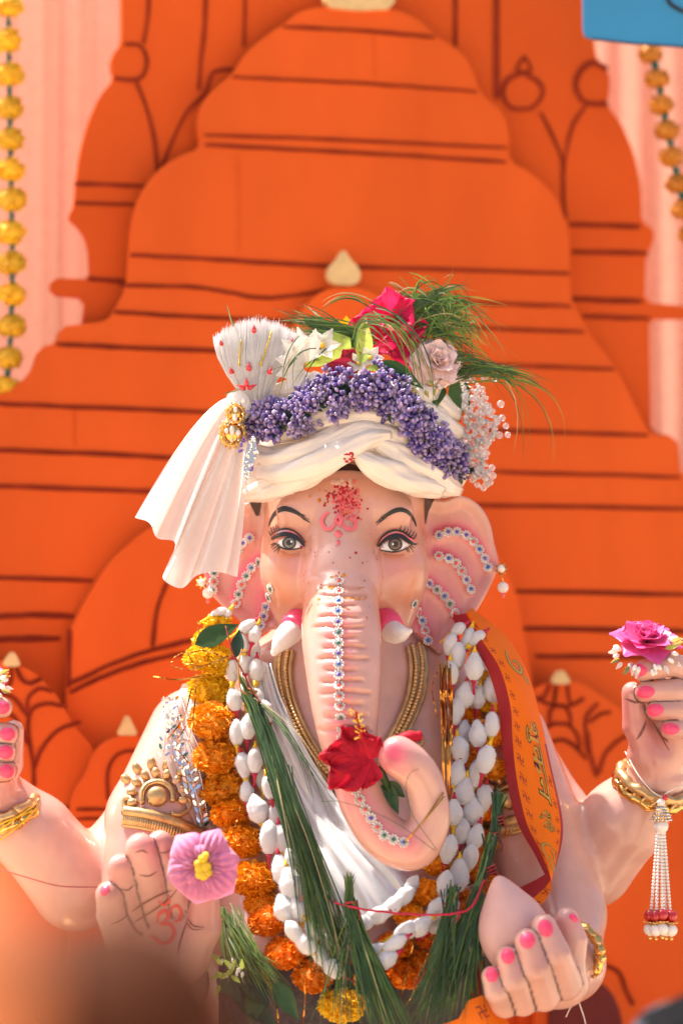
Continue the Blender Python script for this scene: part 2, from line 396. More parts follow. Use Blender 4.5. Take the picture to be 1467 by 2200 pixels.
leaf_dome('left_dome_board', [(-140, 1440), (-20, 1412), (70, 1440), (120, 1490), (160, 1560), (205, 1610), (222, 1700), (230, 2700), (-140, 2700)],
    [[(35, 1432), (48, 1460), (66, 1468), (90, 1458)], [(25, 1432), (22, 1470), (-10, 1495)], [(60, 1530), (62, 1500), (85, 1480), (115, 1486)],
     [(60, 1560), (70, 1525), (100, 1512), (145, 1518)], [(62, 1530), (62, 1580), (72, 1640), (74, 1690)], [(60, 1540), (30, 1500), (-10, 1490)], [(62, 1600), (30, 1540), (-10, 1530)],
     [(75, 1650), (90, 1610), (125, 1570), (175, 1550)], ([(75, 1736), (215, 1738)], 12)], 0.16, [(28, 1396), (10, 1420), (8, 1432), (45, 1432), (42, 1418)])
leaf_dome('left_shrine_board', [(150, 1762), (160, 1700), (188, 1662), (206, 1612), (245, 1582), (305, 1580), (350, 1620), (400, 1700), (420, 2700), (150, 2700)],
    [([(233, 1720), (232, 1660), (248, 1626), (276, 1614), (310, 1616)], 8), ([(165, 1740), (330, 1738)], 8), ([(165, 1760), (330, 1758)], 7)], 0.21, [(275, 1532), (262, 1560), (252, 1580), (298, 1580), (288, 1560)])
leaf_dome('right_dome_board', [(1120, 1520), (1160, 1470), (1240, 1462), (1330, 1520), (1400, 1580), (1480, 1640), (1640, 1700), (1640, 2700), (1120, 2700)],
    [[(1180, 1470), (1170, 1495), (1155, 1500)], [(1195, 1470), (1190, 1510), (1188, 1520)], [(1218, 1470), (1222, 1500), (1226, 1515)], [(1150, 1500), (1190, 1516), (1225, 1516), (1255, 1500)],
     [(1180, 1560), (1183, 1525), (1205, 1515), (1222, 1530), (1226, 1560)], [(1160, 1570), (1190, 1556), (1220, 1558), (1240, 1580), (1245, 1610)], [(1165, 1606), (1200, 1590), (1230, 1600), (1260, 1632)],
     [(1262, 1620), (1258, 1580), (1260, 1540), (1285, 1510)], [(1265, 1552), (1290, 1535), (1312, 1530)], [(1262, 1570), (1268, 1620), (1282, 1670)], [(1286, 1662), (1300, 1620), (1330, 1590), (1350, 1580)]],
    0.15, [(1205, 1435), (1188, 1455), (1186, 1470), (1225, 1470), (1222, 1455)])
nd = leaf_dome('right_arch_board', [(1150, 2120), (1180, 2080), (1240, 2056), (1300, 2070), (1350, 2110), (1400, 2200), (1420, 2700), (1150, 2700)],
    [([(1275, 2072), (1325, 2085), (1345, 2130), (1360, 2160)], 11)], 0.19, None)
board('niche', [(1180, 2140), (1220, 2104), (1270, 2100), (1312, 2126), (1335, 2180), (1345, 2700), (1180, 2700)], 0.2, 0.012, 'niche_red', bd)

# pleated pink curtain behind the boards
def curtain_rows():
    rows = []
    xs = np.linspace(-1.9, 2.3, 420)
    for z in np.linspace(0.01, 3.9, 10):
        rows.append([(x, 1.42 + BT * x + 0.018 * math.sin(x * 62 + 0.5 * math.sin(x * 9) + z * 0.12) + 0.012 * math.sin(x * 23 + 1.3), z) for x in xs])
    return rows
m = MB(); m.grid(curtain_rows())
tag(m.build('curtain', 'pink_curtain'), 'pale pink pleated curtain hanging behind the orange temple cutout', 'curtain')

# blue sign board, upper right
sg = thing('sign_board', P(1420, 95, 0.55), 'blue sign board with a black painted curve at the top right corner', 'sign')
poly = [(1250, -120), (1252, 60), (1256, 76), (1272, 82), (1360, 92), (1480, 100), (1640, 108), (1640, -120)]
f = [P(x, y, 0.72) for x, y in poly]; n = len(f); m = MB()
m.add(f + [p + Vector((0, 0.02, 0)) for p in f], [tuple(range(n - 1, -1, -1)), tuple(range(n, 2 * n))] + [(i, (i + 1) % n, n + (i + 1) % n, n + i) for i in range(n)])
m.build('board', 'blue_board', sg, smooth=False)
m = MB(); m.strip([P(p[0], p[1], 0.716) for p in crom([(1428, -40), (1434, 0), (1450, 16), (1480, 26), (1530, 10)], 6)], S(9, 0.7)); m.build('painted_stroke', 'black_paint', sg)
m = MB(); m.strip([P(p[0], p[1], 0.714) for p in ((1272, 84), (1360, 94), (1480, 102), (1640, 110))], S(4, 0.7)); m.build('edge_line', 'black_paint', sg)

# ------------------------------------------------------------------ marigold flower meshes
def marigold_mesh(name, n, seed, ruffle=1.0, pw=1.0):
    rnd = random.Random(seed); m = MB()
    m.ball((0, 0, 0), (0.80, 0.80, 0.64), 12, 8)
    for i in range(n):
        z = 1 - 2 * (i + 0.5) / n; a = i * 2.39996 + rnd.uniform(-.25, .25)
        s = math.sqrt(max(0, 1 - z * z))
        d = Vector((s * math.cos(a), s * math.sin(a), z)); d += Vector((rnd.uniform(-.1, .1), rnd.uniform(-.1, .1), rnd.uniform(-.1, .1))); d.normalize()
        t = d.orthogonal().normalized(); t = (Matrix.Rotation(rnd.uniform(0, 6.28), 3, d) @ t); bt = d.cross(t)
        w = rnd.uniform(.15, .22) * pw; h0 = 0.70; h1 = rnd.uniform(.92, 1.02); lean = rnd.uniform(.15, .5)
        rows = []
        for k, h in enumerate((h0, (h0 + h1) * .52, h1)):
            row = []
            for q in range(5):
                u = q / 4 * 2 - 1
                ww = w * (0.55, 0.95, 1.0)[k]
                zig = ruffle * (0.05 * math.sin(q * 2.4 + i) * k)
                hh = h - 0.09 * u * u * k + rnd.uniform(-.025, .025) * k
                p = d * hh + t * (u * ww) + bt * (lean * (h - h0) * 1.1 + zig + 0.09 * u * u)
                row.append((p.x, p.y, p.z * 0.82))
            rows.append(row)
        m.grid(rows)
    return m.data(name, 'marigold_orange', center=(0, 0, 0))[0]
MG = [marigold_mesh('marigold', 250, s, 1.0, .85) for s in (1, 2, 3)]
MGS = [marigold_mesh('marigold_small', 60, s) for s in (11, 12)]

def hanging_string(pts, name, label, material, Y, size, step):
    c = [Vector(P(p[0], p[1], Y)) for p in crom(pts, 30)]
    root = thing(name, c[-1], label, 'garland')
    m = MB(); m.tube(c, 0.0045, 5); m.build('string', 'green_plastic', root)
    acc = 0; last = c[0]
    for i in range(1, len(c)):
        acc += (c[i] - last).length; last = c[i]
        if acc >= step:
            acc = 0
            link('marigold', random.choice(MGS), TRS(c[i] + Vector((U(-.003, .003), U(-.006, .006), 0)), Matrix.Rotation(U(0, 6), 3, 'Z'), (size * U(.93, 1.06), size, size * U(.95, 1.05))), root, om=material)
            m = MB(); m.tube([c[i] + Vector((0, 0, step * .36)), c[i] + Vector((0, 0, step * .5)), c[i] + Vector((0, 0, step * .62))], [0.009, 0.005, 0.009], 6); m.build('green_spacer', 'green_plastic', root)
hanging_string([(17, -60), (22, 300), (27, 600), (20, 800), (5, 880)], 'marigold_string', 'string of yellow marigolds hanging straight down at the left edge', 'plastic_marigold', 0.82, 0.0405, 0.0735)
hanging_string([(1375, 60), (1405, 150), (1430, 280), (1460, 420), (1490, 520)], 'marigold_string', 'string of amber marigolds hanging slanted below the blue sign', 'plastic_marigold_amber', 1.0, 0.036, 0.066)
# ------------------------------------------------------------------ sculpting with a distance field
class SDF:
    def __init__(s, lo, hi, h):
        s.lo = np.array(lo, float); s.h = h
        s.n = np.ceil((np.array(hi) - s.lo) / h).astype(int) + 1
        s.f = np.full(tuple(s.n), 0.05, np.float32)
        s.ax = [(s.lo[i] + h * np.arange(s.n[i])).astype(np.float32) for i in range(3)]
    def box(s, lo, hi, pad):
        a = np.clip(np.floor((np.array(lo) - pad - s.lo) / s.h).astype(int), 0, s.n); b_ = np.clip(np.ceil((np.array(hi) + pad - s.lo) / s.h).astype(int) + 1, 0, s.n)
        sl = tuple(slice(a[i], b_[i]) for i in range(3))
        X, Y, Z = (s.ax[0][sl[0]][:, None, None], s.ax[1][sl[1]][None, :, None], s.ax[2][sl[2]][None, None, :])
        return sl, X, Y, Z
    def smin(s, sl, d, k):
        a = s.f[sl]
        if a.size == 0: return
        hh = np.maximum(k - np.abs(a - d), 0) / k
        s.f[sl] = np.minimum(a, d) - hh * hh * k * 0.25
    def smax(s, sl, d, k):        # carve with -d
        a = s.f[sl]
        if a.size == 0: return
        hh = np.maximum(k - np.abs(a + d), 0) / k
        s.f[sl] = np.maximum(a, -d) + hh * hh * k * 0.25
    def ell(s, c, r, k=0.02, R=None, carve=False):
        c = np.array(c); r = np.array(r); rm = r.max()
        sl, X, Y, Z = s.box(c - rm, c + rm, k + 0.02)
        x, y, z = X - c[0], Y - c[1], Z - c[2]
        if R is not None:
            Rt = np.array(R.transposed())
            x, y, z = (Rt[i, 0] * x + Rt[i, 1] * y + Rt[i, 2] * z for i in range(3))
        q = np.sqrt((x / r[0]) ** 2 + (y / r[1]) ** 2 + (z / r[2]) ** 2) + 1e-6
        q2 = np.sqrt((x / r[0] ** 2) ** 2 + (y / r[1] ** 2) ** 2 + (z / r[2] ** 2) ** 2) + 1e-6
        d = (q * (q - 1) / q2).astype(np.float32)
        (s.smax if carve else s.smin)(sl, d, k)
    def cap(s, a, b_, ra, rb, k=0.01, carve=False):
        a = np.array(a, float); b_ = np.array(b_, float); rm = max(ra, rb)
        sl, X, Y, Z = s.box(np.minimum(a, b_) - rm, np.maximum(a, b_) + rm, k + 0.015)
        ab = b_ - a; L2 = max(ab @ ab, 1e-12)
        t = np.clip(((X - a[0]) * ab[0] + (Y - a[1]) * ab[1] + (Z - a[2]) * ab[2]) / L2, 0, 1)
        d = np.sqrt((X - a[0] - t * ab[0]) ** 2 + (Y - a[1] - t * ab[1]) ** 2 + (Z - a[2] - t * ab[2]) ** 2) - (ra + (rb - ra) * t)
        (s.smax if carve else s.smin)(sl, d.astype(np.float32), k)
    def chain(s, pts, rs, k=0.01, k0=None):
        for i in range(len(pts) - 1):
            s.cap(pts[i], pts[i + 1], rs[i], rs[i + 1], k0 if (k0 and i == 0) else k)
    def mesh(s):
        f = s.f; n = s.n; neg = f < 0
        c = [neg[i:n[0] - 1 + i, j:n[1] - 1 + j, k:n[2] - 1 + k] for i in (0, 1) for j in (0, 1) for k in (0, 1)]
        cnt = sum(q.astype(np.int8) for q in c)
        cells = np.argwhere((cnt > 0) & (cnt < 8))
        idx = -np.ones(tuple(n - 1), np.int32); idx[tuple(cells.T)] = np.arange(len(cells))
        acc = np.zeros((len(cells), 3)); num = np.zeros(len(cells))
        cor = [(i, j, k) for i in (0, 1) for j in (0, 1) for k in (0, 1)]
        for A in cor:
            for ax in range(3):
                if A[ax] == 0:
                    B = list(A); B[ax] = 1
                    fa = f[cells[:, 0] + A[0], cells[:, 1] + A[1], cells[:, 2] + A[2]]; fb = f[cells[:, 0] + B[0], cells[:, 1] + B[1], cells[:, 2] + B[2]]
                    cr = (fa < 0) != (fb < 0); t = np.where(cr, fa / np.where(cr, fa - fb, 1), 0)
                    p = np.tile(np.array(A, float), (len(cells), 1)); p[:, ax] += t
                    acc[cr] += p[cr]; num[cr] += 1
        V = s.lo + (cells + acc / num[:, None]) * s.h
        F = []
        for ax in range(3):
            u, w = (ax + 1) % 3, (ax + 2) % 3
            A = np.moveaxis(neg, (ax, u, w), (0, 1, 2)); a0 = A[:-1, 1:-1, 1:-1]; a1 = A[1:, 1:-1, 1:-1]
            for flip, e in ((False, a0 & ~a1), (True, ~a0 & a1)):
                q = np.argwhere(e)
                if not len(q): continue
                I = np.moveaxis(idx, (ax, u, w), (0, 1, 2))
                v = [I[q[:, 0], q[:, 1] + du, q[:, 2] + dw] for du, dw in ((0, 0), (1, 0), (1, 1), (0, 1))]
                F.append(np.stack(v if not flip else v[::-1], 1))
        return V, np.concatenate(F)

def relax(V, F, it=2, lam=0.5):
    E = np.concatenate([F[:, [0, 1]], F[:, [1, 2]], F[:, [2, 3]], F[:, [3, 0]]])
    deg = np.bincount(E.ravel(), minlength=len(V)).astype(float)
    for _ in range(it):
        for l_ in (lam, -lam * 1.02):
            A = np.zeros_like(V)
            for c in range(3):
                A[:, c] = np.bincount(E[:, 0], V[E[:, 1], c], len(V)) + np.bincount(E[:, 1], V[E[:, 0], c], len(V))
            V = V + l_ * (A / deg[:, None] - V)
    return V
def np_mesh(name, V, F, mats, colr=None):
    me = bpy.data.meshes.new(name)
    me.vertices.add(len(V)); me.vertices.foreach_set('co', np.ascontiguousarray(V, np.float32).ravel())
    me.loops.add(F.size); me.loops.foreach_set('vertex_index', np.ascontiguousarray(F, np.int32).ravel())
    me.polygons.add(len(F)); me.polygons.foreach_set('loop_start', np.arange(0, F.size, F.shape[1], dtype=np.int32))
    me.polygons.foreach_set('use_smooth', np.ones(len(F), bool))
    me.update(calc_edges=True); me.validate()
    for m in mats: me.materials.append(MATS[m])
    if colr is not None:
        ca = me.color_attributes.new('Col', 'FLOAT_COLOR', 'POINT')
        ca.data.foreach_set('color', np.concatenate([colr, np.ones((len(colr), 1))], 1).astype(np.float32).ravel())
    return me
SKIN = np.array((0.605, 0.335, 0.272))
def airbrush(C, px, py, spots, mask=None):
    """soft sprayed paint: (x, y, rx, ry, colour, strength)"""
    for x, y, rx, ry, c, st in spots:
        w = np.exp(-(((px - x) / rx) ** 2 + ((py - y) / ry) ** 2)) * st
        if mask is not None: w = w * mask
        C += (np.array(c) - C) * w[:, None]
def path_dist(px, py, pts):
    d = np.full(len(px), 1e9)
    for a, b_ in zip(pts[:-1], pts[1:]):
        a = np.array(a[:2], float); b_ = np.array(b_[:2], float); ab = b_ - a
        t = np.clip(((px - a[0]) * ab[0] + (py - a[1]) * ab[1]) / max(ab @ ab, 1e-9), 0, 1)
        d = np.minimum(d, np.hypot(px - a[0] - t * ab[0], py - a[1] - t * ab[1]))
    return d

st = thing('elephant_headed_statue', P(745, 2200, 0.1) * 1.0, 'painted elephant headed deity statue with pink skin, four arms and a long curled trunk', 'statue')
st.location.z = 0.55; WM[st.name] = Matrix.Translation(st.location)

# ---------------- head
hs = SDF((P(425, 1500, 0)[0], -0.42, P(700, 1905, -0.3)[2]), (P(1095, 1500, 0)[0], 0.22, P(700, 985, 0)[2]), 0.0034)
hs.ell(P(740, 1120, 0.07), (0.178, 0.175, 0.215), 0.01)
hs.ell(P(740, 1060, 0.06), (0.165, 0.17, 0.10), 0.03)
for sx in (-1, 1):
    hs.ell(P(740 + sx * 99, 1225, 0.0), (0.082, 0.098, 0.098), 0.05)       # cheeks
    hs.ell(P(740 + sx * 92, 1160, -0.075), (0.052, 0.022, 0.03), 0.03)     # eye mounds
    hs.ell(P(740 + sx * 86, 1095, -0.075), (0.058, 0.03, 0.03), 0.04)      # brow
    hs.ell(P(738 + sx * 66, 1262, -0.045), (0.040, 0.055, 0.060), 0.05)       # fill between cheek and trunk
    hs.ell(P(740 + sx * 105, 1310, 0.02), (0.045, 0.07, 0.07), 0.04)       # jaw
trunk = [(738, 1095, -0.055, 0.055), (736, 1170, -0.075, 0.060), (733, 1240, -0.115, 0.070), (732, 1300, -0.165, 0.078), (733, 1360, -0.21, 0.083), (737, 1430, -0.245, 0.079),
         (741, 1500, -0.27, 0.072), (746, 1570, -0.285, 0.062), (756, 1630, -0.292, 0.052), (766, 1680, -0.30, 0.047), (786, 1738, -0.305, 0.048),
         (828, 1798, -0.31, 0.049), (886, 1818, -0.315, 0.049), (922, 1768, -0.32, 0.041), (917, 1704, -0.325, 0.039), (900, 1664, -0.335, 0.040), (874, 1636, -0.345, 0.042)]
tc_ = crom(trunk, 6)
for i in range(len(tc_) - 1):
    a, b_ = tc_[i], tc_[i + 1]
    def ripple(q):
        y = q[1]
        if 1255 < y < 1600 and q[0] < 800: return 0.0016 * math.cos((y - 1262) / 22.6 * 2 * math.pi)
        return 0
    hs.cap(P(a[0], a[1], a[2]), P(b_[0], b_[1], b_[2]), S(a[3] * 1000, a[2]) + ripple(a) * 0, S(b_[3] * 1000, b_[2]), 0.03 if i < 14 else 0.006)
tip = Vector(P(854, 1624, -0.35)); hs.ell(tip, (0.040, 0.036, 0.041), 0.012)
hs.ell(P(838, 1622, -0.405), (0.030, 0.022, 0.032), 0.012, carve=True)
# ears: outline with thickness on a curved sheet
def poly_sdf(X, Z, poly):
    d = np.full(np.broadcast(X, Z).shape, 1e9); s_ = np.ones_like(d)
    n_ = len(poly)
    for i in range(n_):
        ax_, az = poly[i]; bx_, bz = poly[(i + 1) % n_]
        ex, ez = bx_ - ax_, bz - az; wx, wz = X - ax_, Z - az
        t = np.clip((wx * ex + wz * ez) / (ex * ex + ez * ez), 0, 1)
        d = np.minimum(d, (wx - ex * t) ** 2 + (wz - ez * t) ** 2)
        c1 = Z >= az; c2 = Z < bz; c3 = ex * wz > ez * wx
        s_ = np.where((c1 & c2 & c3) | (~c1 & ~c2 & ~c3), -s_, s_)
    return s_ * np.sqrt(d)
def ear(poly, arcs, y0, slope, cx):
    pl_ = [P(x, y, y0) for x, y in crom(poly, 4, closed=True)]
    p2 = [(p[0], p[2]) for p in pl_]
    lo = (min(p[0] for p in p2), y0 - 0.09, min(p[1] for p in p2)); hi = (max(p[0] for p in p2), y0 + 0.13, max(p[1] for p in p2))
    sl, X, Y, Z = hs.box(lo, hi, 0.03)
    d2 = poly_sdf(X[:, 0, :], Z[:, 0, :], p2)
    sheet = y0 + slope * np.abs(X[:, 0, :] - cx) + 0.02 * np.clip(1 + d2 / 0.03, 0, 1) * -1      # rim comes forward
    for arc in arcs:                                                                              # raised folds
        ap = [P(x, y, y0) for x, y in arc]; dd = path_dist(X[:, 0, :].repeat(Z.shape[2], 1).ravel() if X.shape[2] == 1 else X[:, 0, :].ravel(), np.broadcast_to(Z[:, 0, :], d2.shape).ravel(), [(p[0], p[2]) for p in ap]).reshape(d2.shape)
        sheet = sheet - 0.009 * np.exp(-(dd / 0.011) ** 2)
    sheet = sheet[:, None, :]; d2 = d2[:, None, :]
    th = 0.012
    dy = np.abs(Y - sheet) - th
    d = np.minimum(np.maximum(d2 + th, dy), 0) + np.sqrt(np.maximum(d2 + th, 0) ** 2 + np.maximum(dy + th * 0.7, 0) ** 2) - th * 0.7
    hs.smin(sl, d.astype(np.float32), 0.018)
EAR_R = [[(943, 1150), (962, 1143), (981, 1143), (1001, 1150), (1016, 1164), (1029, 1181), (1040, 1200), (1048, 1219)],
         [(942, 1195), (963, 1200), (979, 1210), (991, 1227), (1001, 1246), (1010, 1266)],
         [(921, 1254), (938, 1267), (954, 1281), (966, 1297), (976, 1317)], [(889, 1297), (898, 1315), (906, 1334), (912, 1355), (918, 1376)]]
EAR_L = [[(536, 1156), (522, 1167), (512, 1182)], [(557, 1208), (541, 1220), (530, 1238), (519, 1256), (513, 1277), (507, 1297)],
         [(582, 1265), (578, 1284), (572, 1304), (567, 1324), (561, 1345)], [(460, 1232), (459, 1250), (457, 1268)]]
ear([(900, 1075), (950, 1073), (992, 1061), (1032, 1082), (1056, 1120), (1066, 1165), (1075, 1212), (1056, 1262), (1028, 1312), (985, 1362), (952, 1408), (932, 1402), (900, 1372), (868, 1330), (870, 1200)], EAR_R, 0.055, 0.25, 0.15)
ear([(580, 1075), (520, 1080), (470, 1095), (440, 1140), (433, 1200), (440, 1262), (470, 1300), (510, 1335), (545, 1368), (575, 1360), (615, 1330), (615, 1200)], EAR_L, 0.055, 0.25, -0.14)
HV, HF = hs.mesh(); HV = relax(HV, HF, 2)
del hs
hx, hy = topx(HV)
# shallow rings on the trunk, pressed into the finished surface
front = HV[:, 1] < -0.10
tw = np.array([(q[0], q[1], q[3]) for q in tc_])
txc = np.interp(hy, tw[:60, 1], tw[:60, 0])
ringpos = [1263, 1281, 1302, 1325, 1348, 1370, 1391, 1415, 1440, 1464, 1488, 1512, 1540, 1566]
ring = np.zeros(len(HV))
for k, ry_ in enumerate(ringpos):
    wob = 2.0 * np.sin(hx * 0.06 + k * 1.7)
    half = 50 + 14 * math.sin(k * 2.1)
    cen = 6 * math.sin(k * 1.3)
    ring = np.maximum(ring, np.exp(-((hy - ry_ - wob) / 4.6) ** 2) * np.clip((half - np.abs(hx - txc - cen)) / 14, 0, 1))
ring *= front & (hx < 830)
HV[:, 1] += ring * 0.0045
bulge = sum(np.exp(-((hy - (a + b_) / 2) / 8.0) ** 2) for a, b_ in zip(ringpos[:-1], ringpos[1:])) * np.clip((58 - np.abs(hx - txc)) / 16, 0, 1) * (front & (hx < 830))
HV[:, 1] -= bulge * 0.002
HC = np.tile(SKIN, (len(HV), 1))
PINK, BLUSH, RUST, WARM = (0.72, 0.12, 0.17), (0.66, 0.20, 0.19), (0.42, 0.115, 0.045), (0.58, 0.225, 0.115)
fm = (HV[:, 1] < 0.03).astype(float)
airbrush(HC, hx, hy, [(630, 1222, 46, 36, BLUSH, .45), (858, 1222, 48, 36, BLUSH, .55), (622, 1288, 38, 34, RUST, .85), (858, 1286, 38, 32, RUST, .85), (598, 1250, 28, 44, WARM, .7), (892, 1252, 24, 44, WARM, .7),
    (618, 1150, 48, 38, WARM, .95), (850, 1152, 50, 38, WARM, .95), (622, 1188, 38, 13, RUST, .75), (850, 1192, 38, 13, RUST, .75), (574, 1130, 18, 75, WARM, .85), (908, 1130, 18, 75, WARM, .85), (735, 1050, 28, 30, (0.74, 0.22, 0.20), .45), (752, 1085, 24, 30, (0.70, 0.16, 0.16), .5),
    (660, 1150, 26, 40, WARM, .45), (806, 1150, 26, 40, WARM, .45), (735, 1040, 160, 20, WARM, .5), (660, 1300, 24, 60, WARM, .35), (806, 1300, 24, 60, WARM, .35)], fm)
pl_d = path_dist(hx, hy, [(727, 1290), (727, 1400), (729, 1500), (734, 1590), (745, 1650), (764, 1700), (797, 1760), (845, 1808), (880, 1812)])
tm = (HV[:, 1] < -0.14).astype(float)
HC += (np.array(PINK) - HC) * (np.exp(-(pl_d / 28) ** 2) * 0.62 * tm * np.clip((hy - 1270) / 60, 0, 1))[:, None]
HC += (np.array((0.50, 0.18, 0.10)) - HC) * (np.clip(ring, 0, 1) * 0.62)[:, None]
airbrush(HC, hx, hy, [(725, 1345, 30, 60, PINK, .22), (846, 1620, 32, 34, (0.70, 0.08, 0.16), .95), (836, 1640, 12, 16, (0.40, 0.04, 0.07), .6), (852, 1660, 26, 12, (0.55, 0.2, 0.15), .35), (740, 1690, 22, 50, PINK, .45), (860, 1655, 40, 12, PINK, .2)], tm)
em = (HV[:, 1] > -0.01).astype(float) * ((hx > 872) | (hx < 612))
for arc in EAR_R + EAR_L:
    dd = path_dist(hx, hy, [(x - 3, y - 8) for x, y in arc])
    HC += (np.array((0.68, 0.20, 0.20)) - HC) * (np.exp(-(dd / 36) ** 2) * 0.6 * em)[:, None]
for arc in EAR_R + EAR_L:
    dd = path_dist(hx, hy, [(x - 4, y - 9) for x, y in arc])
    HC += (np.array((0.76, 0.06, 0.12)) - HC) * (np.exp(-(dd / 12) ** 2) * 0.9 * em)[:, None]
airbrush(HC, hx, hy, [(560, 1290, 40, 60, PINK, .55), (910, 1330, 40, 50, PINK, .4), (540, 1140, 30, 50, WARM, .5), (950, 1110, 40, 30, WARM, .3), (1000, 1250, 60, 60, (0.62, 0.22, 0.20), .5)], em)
HC = np.clip(HC, 0.01, 0.9)
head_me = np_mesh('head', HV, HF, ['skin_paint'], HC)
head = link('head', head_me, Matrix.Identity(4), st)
head_bvh = BVHTree.FromPolygons(HV.tolist(), HF.tolist())

# ---------------- body with four arms, lap below the frame
bs = SDF((-1.02, -0.47, 0.53), (1.02, 0.42, 1.78), 0.0052)
bs.ell(P(745, 1640, 0.14), (0.325, 0.185, 0.27), 0.03)
bs.ell(P(745, 1850, 0.13), (0.36, 0.22, 0.25), 0.05)
bs.ell(P(745, 1500, 0.15), (0.30, 0.13, 0.11), 0.05)
bs.ell(P(745, 2040, 0.11), (0.34, 0.32, 0.34), 0.06)
bs.chain([P(745, 1550, 0.13), P(745, 1350, 0.12)], [0.16, 0.15], 0.04)
bs.ell(P(745, 1440, 0.13), (0.25, 0.13, 0.10), 0.05)
for sx in (-1, 1):   # crossed legs on the plinth
    bs.chain([(sx * 0.18, 0.12, 0.72), (sx * 0.52, -0.02, 0.70), (sx * 0.10, -0.28, 0.66)], [0.17, 0.13, 0.09], 0.04)
bs.ell((0.0, 0.12, 0.70), (0.42, 0.30, 0.16), 0.05)
# back arms
bs.chain([P(470, 1545, 0.17), P(255, 1850, 0.13), P(165, 1905, 0.10)], [0.088, 0.088, 0.092], 0.02)
bs.chain([P(165, 1900, 0.10), P(70, 1790, 0.06), P(0, 1712, 0.03)], [0.100, 0.088, 0.062], 0.015)
bs.chain([P(1050, 1540, 0.17), P(1190, 1770, 0.15), P(1262, 1862, 0.10)], [0.088, 0.088, 0.09], 0.02)
bs.chain([P(1268, 1850, 0.09), P(1340, 1762, 0.04), P(1405, 1680, 0.0)], [0.098, 0.090, 0.064], 0.015)
# front arms
bs.chain([P(420, 1580, 0.10), P(335, 1760, 0.03), P(310, 1960, -0.04), P(330, 2110, -0.16)], [0.105, 0.105, 0.095, 0.085], 0.02)
bs.chain([P(330, 2120, -0.14), P(372, 2110, -0.25), P(366, 2060, -0.315)], [0.085, 0.07, 0.055], 0.02)
bs.chain([P(1080, 1590, 0.10), P(1150, 1790, 0.05), P(1196, 1960, -0.02)], [0.10, 0.105, 0.104], 0.02)
bs.chain([P(1196, 1975, -0.03), P(1212, 2070, -0.14), P(1205, 2090, -0.22)], [0.100, 0.082, 0.06], 0.02)
FING = []   # finger centre lines, kept for nails and painted creases
def finger(pts, rs, k=0.006):
    w = [P(*p) for p in pts]; r_ = [S(r * 1000, p[2]) for r, p in zip(rs, pts)]
    bs.chain(w, r_, 0.004, k0=k); FING.append((w, r_))
def hand_raised(fx, fy, Y, tips=None):
    """hand with curled fingers; fx maps the right hand's columns to this hand's"""
    bs.ell(P(fx(1432), fy(1570), Y + 0.01), (0.066, 0.042, 0.088), 0.02)
    bs.ell(P(fx(1400), fy(1625), Y), (0.055, 0.045, 0.045), 0.02)
    bs.ell(P(fx(1470), fy(1500), Y + 0.02), (0.06, 0.04, 0.09), 0.02)
    for pts, r in (([(1490, 1440), (1440, 1428), (1378, 1440)], .026), ([(1500, 1500), (1450, 1484), (1385, 1487)], .0255), ([(1510, 1545), (1460, 1525), (1407, 1526)], .024), ([(1515, 1590), (1480, 1566), (1437, 1568)], .023)):
        fp = [(fx(x), fy(y)) for x, y in pts]
        if tips: tx, ty = tips.pop(0); fp = [(tx - 110, ty + 8), (tx - 55, ty - 6), (tx - 12, ty)]
        finger([(x, y, Y - dy) for (x, y), dy in zip(fp, (0.015, 0.052, 0.058))], [r * 1.05, r, r * .88])
    finger([(fx(1405), fy(1635), Y - .01), (fx(1366), fy(1560), Y - .02), (fx(1358), fy(1488), Y - .03)], [.036, .030, .024], 0.015)
hand_raised(lambda x: x, lambda y: y, -0.03)
LTIPS = [(18, 1520), (30, 1577), (26, 1616), (28, 1657)]
hand_raised(lambda x: 52 + (1335 - x), lambda y: y + 82, 0.0, list(LTIPS))
# open palm, lower left
HY = -0.33
bs.ell(P(348, 1990, HY + .01), (0.106, 0.042, 0.086), 0.02, R=Matrix.Rotation(math.radians(-12), 3, 'Y'))
bs.ell(P(372, 2050, HY + .01), (0.075, 0.042, 0.06), 0.02)
finger([(270, 2020, HY), (244, 1966, HY - .02), (236, 1922, HY - .045)], [.040, .036, .031])
finger([(292, 1975, HY), (272, 1914, HY - .026), (259, 1862, HY - .055)], [.034, .031, .028])
finger([(336, 1950, HY), (319, 1880, HY - .028), (302, 1822, HY - .058)], [.039, .037, .033])
finger([(388, 1935, HY), (367, 1860, HY - .018), (344, 1810, HY - .035)], [.036, .032, .027])
finger([(402, 2060, HY), (438, 1992, HY - .02), (442, 1935, HY - .035)], [.046, .039, .031], 0.02)
# hand under the sweet, lower right
HZ = -0.34
bs.ell(P(1180, 2100, HZ + .05), (0.082, 0.06, 0.062), 0.02, R=Matrix.Rotation(math.radians(20), 3, 'Y'))
bs.ell(P(1120, 2140, HZ + .04), (0.062, 0.05, 0.035), 0.02)
finger([(1212, 2112, HZ - .01), (1192, 2050, HZ - .065), (1168, 1990, HZ - .062)], [.038, .033, .027])
finger([(1168, 2138, HZ - .02), (1150, 2080, HZ - .075), (1131, 2022, HZ - .075)], [.036, .032, .027])
finger([(1122, 2150, HZ - .02), (1106, 2105, HZ - .07), (1089, 2058, HZ - .07)], [.034, .030, .025])
finger([(1084, 2156, HZ - .02), (1068, 2130, HZ - .06), (1056, 2098, HZ - .06)], [.032, .028, .023])
finger([(1222, 2080, HZ + .03), (1232, 2020, HZ + .02), (1218, 1975, HZ + .015)], [.034, .029, .025], 0.015)
BV, BF = bs.mesh(); BV = relax(BV, BF, 2)
del bs
bx, by = topx(BV)
BC = np.tile(SKIN, (len(BV), 1))
